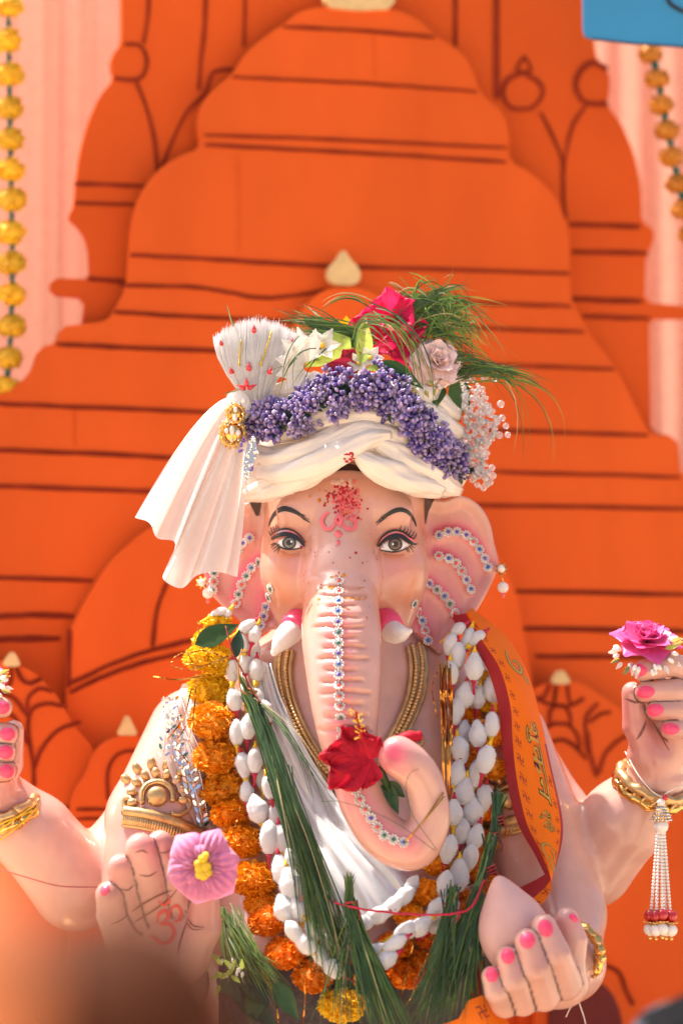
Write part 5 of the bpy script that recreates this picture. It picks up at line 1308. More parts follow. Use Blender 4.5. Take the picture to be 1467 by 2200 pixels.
# ------------------------------------------------------------------ marigold garlands
random.seed(45)
def garland(label, spots, loc):
    root = thing('marigold_garland', loc, label, 'garland')
    pts = []
    for x, y, r, mt, dy in spots:
        Yb = on(body_bvh, x, y, 0, .06)[0].y; Yb = min(Yb, .10)
        c_ = P(x, y, Yb - .03 - dy); pts.append(c_ + Vector((0, .01, 0)))
        d = Vector((U(-.35, .35), U(-.7, .1), 1))
        link('marigold', random.choice(MG), TRS(c_, rot(d, U(0, 6)), (S(r * 1.04), S(r * 1.04), S(r * .88))), root, om=mt)
    m = MB(); m.tube(pts, .002, 5); m.build('string', 'thread_white', root)
    return root
Y_, O_, D_ = 'marigold_yellow', 'marigold_orange', 'marigold_deep'
garland('thick garland of yellow to orange marigolds down the left of the chest', [(468, 1338, 32, Y_, .0), (448, 1372, 36, Y_, .0), (430, 1412, 38, Y_, .02), (468, 1418, 42, Y_, .02), (452, 1482, 50, Y_, .03), (456, 1548, 54, O_, .03), (467, 1622, 54, O_, .03), (480, 1690, 53, O_, .03), (500, 1748, 50, O_, .03),
    (520, 1808, 50, O_, .03), (543, 1888, 54, O_, .02), (560, 1940, 36, O_, .0), (578, 1976, 47, D_, .01), (613, 2046, 46, D_, .01), (672, 2096, 44, D_, .01), (735, 2160, 52, Y_, .02), (740, 2235, 48, Y_, .0)], P(560, 2100, -.2))
garland('orange marigold garland behind the cotton strands at the right of the chest', [(1035, 1405, 30, Y_, .0), (1052, 1450, 34, Y_, .01), (1048, 1505, 38, Y_, .01), (1000, 1545, 36, O_, .0), (1050, 1575, 38, O_, .01), (1010, 1620, 38, O_, .0), (1052, 1650, 38, O_, .01), (1012, 1700, 38, O_, .0), (1040, 1738, 36, D_, .01),
    (1000, 1775, 34, O_, .0), (1035, 1810, 36, D_, .0), (940, 1855, 34, O_, .03), (1005, 1860, 38, D_, .01), (915, 1918, 42, O_, .03), (1040, 1890, 34, D_, .0), (880, 1965, 38, O_, .02), (985, 1935, 36, D_, .0), (925, 2005, 40, D_, .01), (850, 2030, 38, D_, .01), (865, 2092, 44, D_, .01), (905, 2070, 40, D_, .01), (800, 2110, 40, D_, .0)], P(950, 2090, -.2))

# ------------------------------------------------------------------ cotton garland
def puff_mesh(name, seed, fuzz=620):
    rnd = random.Random(seed); m = MB(); seg, rings = 18, 16; vs = []
    for i in range(rings + 1):
        t = i / rings; r_ = math.sin(math.pi * t) ** .74 * (1 + .12 * math.sin(seed + 5 * t))
        for j in range(seg):
            a = 2 * math.pi * j / seg; k = 1 + .16 * noise.noise((math.cos(a) * 1.4 + seed, math.sin(a) * 1.4, t * 3)) + .12 * noise.noise((math.cos(a) * 4, math.sin(a) * 4 + seed, t * 8))
            vs.append(Vector((r_ * k * math.cos(a), r_ * k * math.sin(a), (1 - 2 * t) * 1.42)))
    m.add(vs, [(i * seg + j, (i + 1) * seg + j, (i + 1) * seg + (j + 1) % seg, i * seg + (j + 1) % seg) for i in range(rings) for j in range(seg)])
    for _ in range(fuzz):
        v = vs[rnd.randrange(seg, len(vs) - seg)]; d = Vector((v.x, v.y, v.z * .35)).normalized() + Vector((rnd.uniform(-.9, .9), rnd.uniform(-.9, .9), rnd.uniform(-.9, .9))); d.normalize(); s_ = d.orthogonal().normalized() * .010
        e = v + d * rnd.uniform(.10, .34); m.add([v * .97 - s_, v * .97 + s_, e], [(0, 1, 2)])
    return m.data(name, 'cotton', center=(0, 0, 0))[0]
PUFF = [puff_mesh('cotton_puff', s) for s in (1, 2, 3, 4)]
random.seed(46)
def cotton(label, pts, loc, lean):
    root = thing('cotton_garland', loc, label, 'garland')
    for i, q in enumerate(pts):
        x, y = q[0], q[1]; hl = (q[3] if len(q) > 3 else 34) * U(.78, .92); hw = hl * U(.53, .64); a = (q[2] if len(q) > 2 else lean) + U(-.16, .16); dep = q[4] if len(q) > 4 else 0
        Yb = min(on(body_bvh, x, y, 0, .06)[0].y, .08); c_ = P(x, y, Yb - .075 - dep + U(-.012, .012))
        R_ = Matrix.Rotation(a, 3, 'Y') @ Matrix.Rotation(U(0, 6), 3, 'Z')
        sc = Vector((S(hw), S(hw), S(hl / 1.42)))
        pf = link('cotton_puff', random.choice(PUFF), TRS(c_, R_, sc), root)
        dn = R_ @ Vector((0, 0, -1)); e = c_ + dn * S(hl * .86); mt = 'thread_red' if i % 2 else 'thread_yellow'
        m = MB(); m.tube([e, e + dn * S(7), e + dn * S(18), e + dn * S(30) + Vector((U(-.004, .004), .006, 0))], [S(8.5), S(3.8), S(2.6), S(3.2)], 7); m.build('dyed_tip', mt, root)
        if random.random() < .5:
            e = c_ - dn * S(hl * .9); m = MB(); m.tube([e, e - dn * S(6), e - dn * S(14)], [S(6.5), S(3.2), S(2.2)], 7); m.build('dyed_tip', 'thread_yellow' if i % 2 else 'thread_red', root)
cotton('garland of white cotton puffs with red and yellow tips down the left of the chest',
    [(470, 1318, 1.1, 24, -.03), (488, 1322, .6, 20, -.03), (532, 1345, .9, 28), (548, 1362, .3, 28), (522, 1382, .0, 30), (545, 1395, 0, 30), (500, 1441, 0, 33, .02), (527, 1425, .1, 30), (552, 1440, 0, 32), (503, 1503, -.05, 34, .03), (528, 1488, 0, 30), (553, 1500, -.1, 34), (509, 1574, -.05, 36, .03), (533, 1562, -.05, 34, .03), (556, 1560, -.1, 30), (572, 1530, -.2, 32, -.01),
     (523, 1645, -.1, 36, .03), (548, 1634, -.05, 38, .04), (568, 1622, -.1, 30, .01), (530, 1700, -.15, 32, .02), (553, 1738, -.25, 38, .03), (578, 1692, -.25, 32, .04), (560, 1672, -.1, 28, .0), (578, 1800, -.15, 46, .03), (606, 1800, -.1, 36, .03), (590, 1748, -.2, 30, .01), (604, 1868, -.3, 42, .03), (624, 1900, -.15, 46, .03), (628, 1850, -.2, 34, .01), (610, 1952, -.2, 36, .04), (640, 1955, -.3, 36, .02), (632, 2002, -.6, 34, .03), (655, 2028, -.7, 34, .03),
     (672, 2000, -.5, 34, .01), (690, 2056, -.8, 36, .02), (715, 2080, -1.0, 36, .02), (700, 2020, -.7, 32, .0)], P(600, 2000, -.2), -.15)
cotton('white cotton puff garland with coloured tips at the right, curving across the belly',
    [(983, 1352, .8, 26), (1006, 1372, .3, 30), (1024, 1372, .9, 28), (968, 1386, .2, 30), (983, 1408, -.1, 36, .02), (1018, 1432, .05, 42, .02), (1047, 1416, -.1, 36, .01), (968, 1446, -.05, 36, .01), (998, 1493, .05, 36, .02), (1027, 1498, .05, 36, .03), (1060, 1478, -.05, 40, .02), (979, 1530, -.05, 36, .01), (995, 1574, 0, 34, .0), (1025, 1577, .05, 40, .03), (1056, 1556, .0, 36, .02), (988, 1612, -.05, 38, .02), (1022, 1662, .1, 40, .02), (1043, 1632, .1, 38, .03),
     (982, 1660, .1, 36, .01), (997, 1700, .05, 38, .02), (974, 1745, .1, 40, .03), (1015, 1742, .05, 40, .03), (1040, 1716, .1, 38, .02), (990, 1786, .1, 38, .02), (1020, 1798, .2, 40, .03), (963, 1826, .1, 38, .03), (1010, 1842, .15, 36, .01), (985, 1880, .2, 42, .03), (955, 1905, .2, 44, .03), (938, 1955, .6, 42, .04), (968, 1960, .6, 36, .02), (905, 1990, 1.0, 38, .04), (872, 2000, 1.2, 36, .03), (940, 1985, .9, 34, .02), (848, 2028, 1.1, 36, .03), (812, 2042, 1.2, 34, .02), (830, 2062, 1.1, 34, .03), (780, 2058, 1.4, 34, .02),
     (868, 1925, .8, 32, .0), (840, 1948, 1.0, 36, .01), (808, 1968, 1.2, 36, .01), (775, 1985, 1.3, 34, .0), (745, 1975, 1.5, 34, .0), (885, 1900, .6, 28, .0)], P(950, 2030, -.2), .1)

# ------------------------------------------------------------------ tied grass bundles hanging on the chest
random.seed(47)
def bundle(label, stem, fans, ties, mats=('grass_dark', 'grass_fresh', 'grass_dry'), frac=(.74, .22, .05), loc=None, tmat='thread_ochre'):
    root = thing('grass_bundle', loc, label, 'grass')
    for mt, fr in zip(mats, frac):
        m = MB()
        for f_ in fans:
            k = dict(f_); k['n'] = max(1, int(k['n'] * fr)); blades(m, **k)
        o_ = m.build('blades', mt, root); o_['kind'] = 'stuff'
    for (x, y, r_, ang, Y) in ties:
        m = MB(); A = Matrix.Rotation(ang, 3, 'Y')
        pts = [P(x, y, Y) + A @ Vector((S(r_) * math.cos(a), S(r_) * .9 * math.sin(a), .0011 * a - .01)) for a in np.linspace(0, 6 * math.pi, 40)]
        m.tube(pts, .0022, 6); m.tube([P(x + r_, y, Y - .01), P(x + r_ + 8, y + 14, Y - .02), P(x + r_ + 4, y + 30, Y - .015)], .0016, 5); m.build('tie_thread', tmat, root)
    return root
Yc = -.19
bundle('long dark grass bundle tied with ochre thread, hanging diagonally left of the trunk', None,
    [dict(n=150, p0=(535, 1490), p1=[(575, 1640), (620, 1620)], p2=[(650, 1860), (690, 1960)], j0=6, j1=7, j2=16, Y0=-.11, Y1=-.2, Y2=-.28, w=2.7, segs=12),
     dict(n=120, p0=(600, 1660), p1=[(640, 1830), (690, 1840)], p2=[(660, 2010), (780, 2190)], j0=10, j1=12, j2=22, Y0=-.2, Y1=-.27, Y2=-.34, w=2.7, segs=12),
     dict(n=46, p0=(538, 1490), p1=(527, 1472), p2=(514, 1452), j0=5, j1=5, j2=5, Y0=-.11, Y1=-.11, Y2=-.10, w=3, segs=4), dict(n=9, p0=(545, 1500), p1=(640, 1560), p2=[(690, 1700), (720, 1800)], j0=4, j1=16, j2=20, Y0=-.12, Y1=-.2, Y2=-.26, w=1.8)],
    [(537, 1490, 11, .5, -.112)], loc=P(700, 2000, -.25))
bundle('grass bundle hanging at the bottom centre tied with red thread', None,
    [dict(n=110, p0=(753, 1948), p1=[(760, 2040), (800, 2040)], p2=[(790, 2230), (890, 2220)], j0=7, j1=8, j2=14, Y0=-.31, Y1=-.34, Y2=-.36, w=3, segs=10), dict(n=40, p0=(753, 1950), p1=(751, 1920), p2=(749, 1880), j0=7, j1=6, j2=7, Y0=-.31, Y1=-.31, Y2=-.31, w=4, segs=4),
     dict(n=14, p0=(752, 1980), p1=(720, 2100), p2=[(690, 2220), (760, 2240)], j0=8, j1=14, j2=20, Y0=-.32, Y1=-.36, Y2=-.37, w=2)], [(753, 1948, 13, 0, -.31)], tmat='thread_red', loc=P(760, 2190, -.33))
bundle('tall grass bundle at the right tied three times with red thread', None,
    [dict(n=60, p0=(1072, 1705), p1=(1066, 1760), p2=(1052, 1830), j0=6, j1=6, j2=7, Y0=-.17, Y1=-.19, Y2=-.22, w=3.6, segs=6), dict(n=70, p0=(1056, 1800), p1=(1046, 1860), p2=(1012, 1950), j0=7, j1=6, j2=9, Y0=-.22, Y1=-.25, Y2=-.30, w=3.4, segs=7),
     dict(n=130, p0=(1025, 1925), p1=[(960, 2050), (1020, 2040)], p2=[(880, 2200), (1030, 2190)], j0=9, j1=12, j2=18, Y0=-.30, Y1=-.33, Y2=-.35, w=2.8, segs=10)],
    [(1069, 1765, 11, -.2, -.19), (1060, 1800, 12, -.2, -.21), (1052, 1872, 13, -.3, -.26), (1020, 1942, 14, -.4, -.30)], tmat='thread_maroon', loc=P(1000, 2150, -.32))
bundle('short cut grass bundle standing in front of the right cotton strands', None,
    [dict(n=60, p0=(972, 1912), p1=(960, 1980), p2=[(880, 2180), (950, 2190)], j0=9, j1=10, j2=20, Y0=-.31, Y1=-.34, Y2=-.36, w=2.8, segs=9)], [(966, 1948, 13, -.2, -.312)], tmat='thread_red', loc=P(930, 2170, -.33))
bundle('fresh green grass bundle behind the open palm at the lower left', None,
    [dict(n=110, p0=(472, 1965), p1=[(490, 2040), (540, 2030)], p2=[(500, 2090), (610, 2130)], j0=10, j1=12, j2=16, Y0=-.20, Y1=-.26, Y2=-.28, w=3), dict(n=24, p0=(500, 1960), p1=(540, 2040), p2=[(560, 2100), (600, 2140)], j0=10, j1=20, j2=20, Y0=-.2, Y1=-.3, Y2=-.3, w=2.2)],
    [(478, 1985, 14, .5, -.21)], mats=('grass_fresh', 'grass_dark', 'grass_dry'), frac=(.6, .38, .05), loc=P(540, 2110, -.25))
for k, (x, y, x2, y2, W, lb) in enumerate(((520, 2090, 580, 2160, .05, 'broad dark leaf below the fresh grass bundle'), (560, 2110, 540, 2200, .045, 'dark leaf pointing straight down near the lower left corner grass'), (500, 2120, 600, 2210, .05, 'dark leaf lowest in the foliage left of the yellow marigold'), (590, 2110, 640, 2190, .04, 'dark leaf beside the deep orange marigolds at the bottom'), (470, 2090, 520, 2150, .04, 'dark leaf next to the wrist of the open palm'))):
    a, b_ = P(x, y, -.27), P(x2, y2, -.30); m = MB(); leaf_mesh_add(m, a, b_ - a, (U(-.4, .4), -1, .5), (b_ - a).length, W, .1, .25, 10); tag(m.build('leaf', 'leaf_mango' if k % 2 else 'leaf_dark'), lb, 'leaf')
a, b_ = P(420, 1385, -.10), P(512, 1340, -.09); m = MB(); leaf_mesh_add(m, a, b_ - a, (.2, -1, .4), (b_ - a).length, .046, .05, .15, 12, .05); tag(m.build('leaf', 'leaf_mango'), 'dark green mango leaf on the yellow marigolds under the left ear', 'leaf')
a, b_ = P(508, 1412, -.10), P(514, 1352, -.09); m = MB(); leaf_mesh_add(m, a, b_ - a, (-.2, -1, .2), (b_ - a).length, .03, .05, .2, 12, .05); tag(m.build('leaf', 'leaf_dark'), 'second dark leaf folded behind the mango leaf by the left cotton strand', 'leaf')
# tiny white flowered sprig among the foliage
sw = thing('flower_sprig', P(500, 2120, -.3), 'pale green sprig of tiny white buds in the foliage at lower left', 'plant')
for _ in range(22):
    m = MB(); c_ = P(495 + random.gauss(0, 16), 2080 + random.gauss(0, 14), -.31 + U(-.01, .01))
    if _ % 2: m.ball(c_, (.003, .003, .005), 7, 5); m.build('bud', 'petal_white', sw)
    else: leaf_mesh_add(m, c_, (U(-1, 1), -.3, U(-.5, 1)), (0, -1, .3), .024, .010); m.build('small_leaf', 'leaf_lime', sw)

# threads and tinsel
def cord(label, pts, r_, material, name='thread', cat='thread', n=8, wob=0.0):
    m = MB(); m.tube([P(q[0] + U(-wob, wob), q[1] + U(-wob, wob), q[2]) for q in crom(pts, n)], r_, 6); return tag(m.build(name, material), label, cat)
cord('dark red cord strung across the belly between the grass bundles', [(690, 1905, -.26), (705, 1930, -.28), (752, 1948, -.325), (850, 1962, -.32), (950, 1965, -.34), (1010, 1950, -.33), (1040, 1890, -.30)], .0022, 'thread_red', wob=.8)
cord('reddish brown thread sagging from the left edge to the open palm', [(-60, 1855, -.30), (0, 1868, -.31), (60, 1885, -.33), (130, 1903, -.36), (215, 1905, -.375)], .0017, 'thread_maroon')
cord('ochre thread looping from the cotton to the long grass bundle', [(520, 1395, -.12), (512, 1430, -.14), (517, 1480, -.15), (530, 1492, -.13)], .0018, 'thread_ochre')
cord('thin maroon thread running over the mango leaf to the grass tie', [(485, 1345, -.12), (500, 1400, -.14), (520, 1440, -.13), (540, 1480, -.13), (560, 1510, -.14)], .0018, 'thread_maroon')
cord('thin white strings knotted below the hand with the sweet', [(1245, 2100, -.25), (1248, 2130, -.26), (1243, 2150, -.26), (1255, 2190, -.26), (1262, 2230, -.26)], .0015, 'thread_white')
cord('loose white string loop at the wrist of the hand with the sweet', [(1215, 2146, -.27), (1240, 2150, -.27), (1256, 2135, -.27), (1248, 2108, -.26), (1262, 2112, -.27)], .0012, 'thread_white')
cord('white string tail trailing left below the hand with the sweet', [(1243, 2150, -.265), (1225, 2165, -.27), (1215, 2185, -.27)], .0012, 'thread_white')
for lb, sets in (('gold tinsel strands wrapped over the yellow marigolds', [[(330, 1453), (380, 1460), (440, 1452)], [(400, 1400), (375, 1412), (370, 1430), (395, 1438)], [(400, 1398), (420, 1440), (418, 1520), (405, 1600)], [(360, 1590), (395, 1540), (412, 1480)], [(405, 1440), (470, 1420), (530, 1395)], [(430, 1330), (425, 1350), (440, 1375)], [(395, 1425), (440, 1430), (500, 1405)], [(460, 1620), (476, 1580), (488, 1572)], [(405, 1640), (380, 1600), (400, 1560)], [(400, 1405), (440, 1398), (480, 1412)], [(512, 1700), (515, 1740), (500, 1790)]]),
                 ('hanging gold tinsel strands beside the right cotton garland', [[(945 + k * 2.2, 1430 + U(-10, 10)), (947 + k * 2.2 + U(-3, 3), 1520), (950 + k * 2 + U(-4, 4), 1600 + U(0, 110))] for k in range(11)] + [[(940, 1440), (928, 1480), (938, 1540)]]),
                 ('gold tinsel strand tied across the trunk curl', [[(868, 1812), (900, 1775), (955, 1710)], [(872, 1806), (905, 1768), (953, 1702)]]),
                 ('loose gold tinsel strands at the bottom of the garlands', [[(500, 1990), (520, 2060), (540, 2120)], [(640, 2060), (655, 2130), (650, 2210)], [(905, 1950), (880, 2060), (860, 2150)], [(930, 2010), (905, 2090), (870, 2170)], [(560, 2080), (590, 2140), (600, 2210)]])):
    tn = thing('tinsel', P(sets[0][0][0], sets[0][0][1], -.15), lb, 'tinsel')
    for s_ in sets:
        front_ = .11 if 'trunk' not in lb else 0; m = MB()
        if 'trunk' in lb: pts = [on(head_bvh, q[0], q[1], .006, -.38)[0] for q in crom(s_, 8)]
        else: pts = [P(q[0], q[1], min(on(body_bvh, q[0], q[1], 0, .03)[0].y, .03) - front_ - .012 * math.sin(i * .6)) for i, q in enumerate(crom(s_, 8))]
        m.strip(pts, S(3.2), [(math.sin(i * .5), -1, .3) for i in range(len(pts))]); m.build('strand', 'tinsel', tn)
cord('long thin grass blade crossing the trunk curl', [(690, 1722, -.36), (740, 1724, -.40), (840, 1762, -.41), (935, 1828, -.39)], .0007, 'grass_dark', 'loose_grass', 'grass')
cord('curved thin grass blade in front of the trunk tip', [(900, 1652, -.39), (882, 1660, -.41), (872, 1690, -.41), (886, 1750, -.40), (938, 1826, -.39)], .0007, 'grass_dark', 'loose_grass', 'grass')

# ------------------------------------------------------------------ hibiscus in the trunk
random.seed(48)
c_ = P(790, 1628, -.362)
pet = []
for dx, dz, L_, W_, ny in ((-.75, .9, .082, .07, -.6), (-1, .05, .10, .075, -.3), (-.75, -.55, .10, .085, -.5), (-.1, -.8, .065, .07, -.7), (.35, .6, .05, .05, .2), (-.3, .95, .06, .06, .1)):
    pet.append(dict(base=c_ + Vector((0, .01, 0)), d=(dx, -.25, dz), nrm=(dx * .3, -1, dz * .3 + .1), L=L_, W=W_, cup=.15, ruffle=.11, curl=.12, k=19, n=11, seed=U(0, 9), rnd=True))
hb = flower('red_hibiscus', 'crumpled dark red hibiscus held in the curl of the trunk', 'flower', c_, pet, 'hibiscus_red')
m = MB(); m.tube([P(q[0], q[1], q[2]) for q in crom([(850, 1590, -.34), (875, 1586, -.34), (905, 1580, -.335)], 5)], [.012] * 4 + [.014] * 4 + [.010] * 3, 8); m.build('rolled_petal', 'hibiscus_red', hb)
m = MB(); sp_ = [P(*q) for q in crom([(800, 1625, -.395), (780, 1590, -.41), (770, 1555, -.42), (764, 1528, -.42)], 6)]; m.tube(sp_, [.0035 - .0016 * i / len(sp_) for i in range(len(sp_))], 7); sc_ = m.build('stamen_column', 'hibiscus_red', hb)
for i in range(34):
    k = random.randrange(7, len(sp_)); d = Vector((U(-1, 1), U(-1, .3), U(-.3, 1))).normalized() * U(.008, .016); m = MB(); m.tube([sp_[k], sp_[k] + d], .0006, 4); m.ball(sp_[k] + d, .0017, 6, 4); m.build('anther', 'stamen_yellow' if i % 3 else 'hibiscus_red', sc_)
m = MB(); m.tube([P(*q) for q in crom([(815, 1650, -.35), (832, 1690, -.32), (850, 1730, -.30)], 5)], [.008] * 5 + [.005] * 6, 8); m.build('stem', 'leaf_mango', hb)
for d, L_ in (((.4, -.1, -1), .07), ((-.1, -.1, -1), .06), ((.9, 0, -.7), .05)):
    m = MB(); leaf_mesh_add(m, P(828, 1680, -.315), d, (0, -1, .2), L_, .028); m.build('sepal', 'leaf_mango', hb)

# ------------------------------------------------------------------ flowers held in hands, sweet, tassel
random.seed(49)
c_ = P(436, 1862, -.425)
pf = thing('pink_cloth_flower', c_, 'pink cloth flower with yellow centre held in the open palm at the left', 'flower')
for a, L_, W_ in ((2.30, .086, .078), (1.15, .086, .066), (.22, .078, .076), (-.72, .084, .084), (-1.75, .080, .084), (3.45, .080, .084), (1.72, .056, .050), (.68, .052, .046), (-.25, .054, .050), (-1.25, .056, .052), (-2.3, .054, .052), (2.85, .054, .050)):
    m = MB(); d = Vector((math.cos(a), -.18 if L_ > .06 else -.42, math.sin(a))); nr = Vector((0, -1, 0)); sd = d.cross(nr).normalized(); rows = []
    for i in range(11):
        t = i / 10; w = W_ * .5 * (.22 + .78 * math.sin(min(1, t * 1.3) * math.pi / 2)) * math.sqrt(max(.03, 1 - max(0, (t - .6) / .41) ** 2)); row = []
        for j in range(25):
            u = j / 24 * 2 - 1; pleat = .0042 * math.cos(u * 17) * math.sin(math.pi * t) * (1 - .4 * t)
            ln = L_ * (t - .06 * t * t * (1 - abs(u)) * (1 if i > 8 else 0)) * (1 - .16 * u * u * t)
            row.append(c_ + d * ln + sd * w * u + Vector((0, -1, 0)) * (.020 * (1 - u * u) * math.sin(math.pi * t) - .026 * t ** 3 + pleat))
        rows.append(row)
    m.grid(rows); o = m.build('petal', 'cloth_flower_pink', pf)
for x, y, r_ in ((436, 1845, 10), (442, 1862, 12), (430, 1866, 11), (438, 1880, 11), (426, 1856, 9), (448, 1874, 9), (430, 1878, 10), (442, 1838, 8)):
    m = MB(); m.ball(P(x, y, -.45), (S(r_), .012, S(r_)), 10, 8); m.build('stamen_bead', 'stamen_yellow', pf)

def hand_rose(px, py, Y, label):
    c_ = P(px, py, Y); r_ = flower('pink_rose', label, 'flower', c_, rose(c_, (.12, -.62, .9), .066, layers=((4, .40, 1.35, .5), (5, .55, 1.15, .65), (5, .75, .85, .8), (6, .98, .5, .9), (6, 1.12, .22, .85)), curl=.14), 'rose_pink', 'pink roses in the raised hands')
    for i in range(44):
        a = U(3.0, 6.9); q = P(px + 70 * math.cos(a) * U(.85, 1.0), py + 22 - 50 * math.sin(a) * U(.8, 1.05), Y - .035 + U(-.02, .03)); m = MB()
        if i % 3: m.ball(q, (.0052, .0052, .0082), 9, 7, M=rot((math.cos(a), -.4, math.sin(a)))); m.build('pearl_bud', 'pearl_white', r_)
        else: leaf_mesh_add(m, q, (math.cos(a) + U(-.3, .3), -.4, math.sin(a)), (0, -1, 0), .022, .010); m.build('gold_leaf', 'gold_bright' if i % 2 else 'petal_white', r_)
    m = MB(); leaf_mesh_add(m, P(px + 40, py + 22, Y - .03), (1, -.3, .25), (0, -1, .3), .03, .012); m.build('sepal', 'leaf_lime', r_)
    m = MB(); m.tube([c_, c_ + Vector((.01, .03, -.06)), c_ + Vector((.02, .04, -.12))], .005, 6); m.build('stem', 'leaf_mango', r_)
hand_rose(1388, 1372, -.07, 'pink artificial rose with pearl buds held in the raised hand at the right')
hand_rose(-56, 1446, -.03, 'artificial rose cut by the left edge above the raised hand')

# sweet dumpling
m = MB(); vs = []; axis_a, axis_b = P(1128, 2085, -.315), P(1068, 1882, -.335); A = rot(axis_b - axis_a); Lm = (axis_b - axis_a).length; n, s_ = 24, 32
prof = crom([(0, 0), (.045, .02), (.067, .22), (.073, .42), (.062, .62), (.039, .80), (.020, .93), (.008, .99), (0, 1.0)], 4)
for r_, t in prof:
    for j in range(s_):
        a = 2 * math.pi * j / s_; k = 1 + .015 * math.sin(5 * a + t * 3) + .012 * noise.noise((math.cos(a) * 2, math.sin(a) * 2, t * 5)); q = A @ Vector((max(r_, .0004) * k * math.cos(a), max(r_, .0004) * k * math.sin(a), t * Lm)); vs.append(axis_a + q)
m.add(vs, [(i * s_ + j, i * s_ + (j + 1) % s_, (i + 1) * s_ + (j + 1) % s_, (i + 1) * s_ + j) for i in range(len(prof) - 1) for j in range(s_)])
tag(m.build('sweet_dumpling', 'modak_pink'), 'pale pink pointed sweet dumpling held in the hand at the lower right', 'sweet')

# pearl tassel
ts = thing('pearl_tassel', P(1415, 2010, -.09), 'pearl tassel with red beads hanging from the right bangle', 'tassel')
TY = -.10
def bead(name, px, py, r_, material, Y=TY, sq=1.0):
    m = MB(); m.ball(P(px, py, Y), (S(r_), S(r_), S(r_) * sq), 12, 9); return m.build(name, material, ts)
m = MB(); m.tube([P(*q) for q in crom([(1342, 1615, -.02), (1370, 1665, -.09), (1400, 1700, -.10), (1420, 1712, -.10)], 6)], .0014, 5); m.build('string', 'thread_white', ts)
m = MB(); m.tube([P(*q) for q in crom([(1420, 1712, -.10), (1440, 1698, -.10), (1480, 1682, -.09)], 6)], .0014, 5); m.build('string', 'thread_white', ts)
bead('red_bead', 1428, 1713, 7, 'red_bead'); bead('pearl', 1419, 1724, 9, 'pearl_white')
m = MB(); m.tube([P(1419, 1734, TY), P(1419, 1745, TY), P(1419, 1762, TY)], [S(8), S(15), S(20)], 16); cp = m.build('bell_cap', 'gold_paint', ts)
for k in range(5):
    for j in range(16):
        a = 2 * math.pi * j / 16; r_ = np.interp(k, [0, 4], [9, 21]); m = MB(); m.ball(P(1419, 1736 + k * 6.3, TY) + Vector((S(r_) * math.cos(a), S(r_) * math.sin(a), 0)), .0026, 6, 4); m.build('crystal', 'silver', cp, smooth=False)
bead('large_pearl', 1419, 1775, 16, 'pearl_white')
for k, (dx, Y) in enumerate(((-21, -.1), (-10, -.115), (2, -.118), (9, -.1), (19, -.105))):
    sd_ = [(1419 + dx * (.35 + .65 * i / 22), 1790 + i * 7.4, Y + (TY - Y) * (1 - i / 22)) for i in range(23)]
    m = MB()
    for q in sd_: m.ball(P(*q), (S(4.0), S(4.0), S(3.8)), 8, 6)
    o = m.build('seed_pearl_strand', 'pearl_white', ts); o['kind'] = 'stuff'
    ex, ey = 1419 + dx * 1.15, 1966 + U(-2, 2)
    bead('red_bead', ex, ey, 13, 'red_bead', Y)
    m = MB(); c_ = P(ex, ey + 15, Y)
    for j in range(9):
        a = 2 * math.pi * j / 9; m.ball(c_ + Vector((S(12) * math.cos(a), S(12) * math.sin(a), 0)), (.003, .003, .002), 6, 4)
    m.ball(c_, (S(11), S(11), S(3)), 10, 5); m.build('gold_cap', 'gold_bright', ts)
    bead('drop_pearl', ex, ey + 31, 13.5, 'pearl_white', Y); bead('gold_tip', ex, ey + 49, 4.5, 'gold_bright', Y)

# ------------------------------------------------------------------ printed ribbon stole
random.seed(50)
inn = crom([(1000, 1318, .04), (1037, 1379, -.03), (1074, 1438, -.06), (1096, 1518, -.08), (1100, 1587, -.09), (1110, 1676, -.11), (1130, 1766, -.13), (1160, 1830, -.15), (1180, 1880, -.165)], 10)
outr = crom([(1012, 1306, .06), (1084, 1364, .03), (1132, 1443, .0), (1160, 1540, -.02), (1182, 1640, -.04), (1206, 1750, -.07), (1207, 1806, -.10), (1194, 1860, -.14), (1184, 1895, -.17)], 10)
NR = len(inn)
def rib(s, t, eps=0.0):
    """s along 0..1, t across 0 (inner) .. 1 (outer)"""
    k = min(max(s, 0), 1) * (NR - 1); i = min(int(k), NR - 2); f_ = k - i
    a = inn[i] * (1 - f_) + inn[i + 1] * f_; b_ = outr[i] * (1 - f_) + outr[i + 1] * f_
    q = a * (1 - t) + b_ * t
    bow = -.016 * math.sin(math.pi * min(max(t, 0), 1)) + .004 * math.sin(s * 17 + t * 2)
    return P(q[0], q[1], q[2] + bow - eps)
rbn = thing('printed_ribbon', P(1180, 1940, -.15), 'orange printed ribbon stole with maroon border and gold lettering hanging over the right shoulder', 'ribbon')
def solid(o, t=.0008):
    md = o.modifiers.new('thickness', 'SOLIDIFY'); md.thickness = t; return o
m = MB(); m.grid([[rib(s, t) for t in np.linspace(0, .94, 14)] for s in np.linspace(0, 1, 90)]); m.build('orange_band', 'ribbon_orange', rbn)
def innq(s, d):
    k = min(max(s, 0), 1) * (NR - 1); i = min(int(k), NR - 2); a = inn[i] * (1 - (k - i)) + inn[i + 1] * (k - i); w = np.interp(s, [0, .12, .3, .7, 1], [34, 26, 26, 20, 8])
    return P(a[0] - w * d, a[1] + 4 * d, a[2] + .02 * d)
m = MB(); m.grid([[innq(s, d) for d in (1, .5, 0)] for s in np.linspace(0, 1, 60)]); m.build('maroon_border', 'ribbon_maroon', rbn)
m = MB(); m.grid([[rib(s, t, .0) for t in (.94, .97, 1.0)] for s in np.linspace(.45, 1, 50)]); m.build('maroon_border', 'ribbon_maroon', rbn)
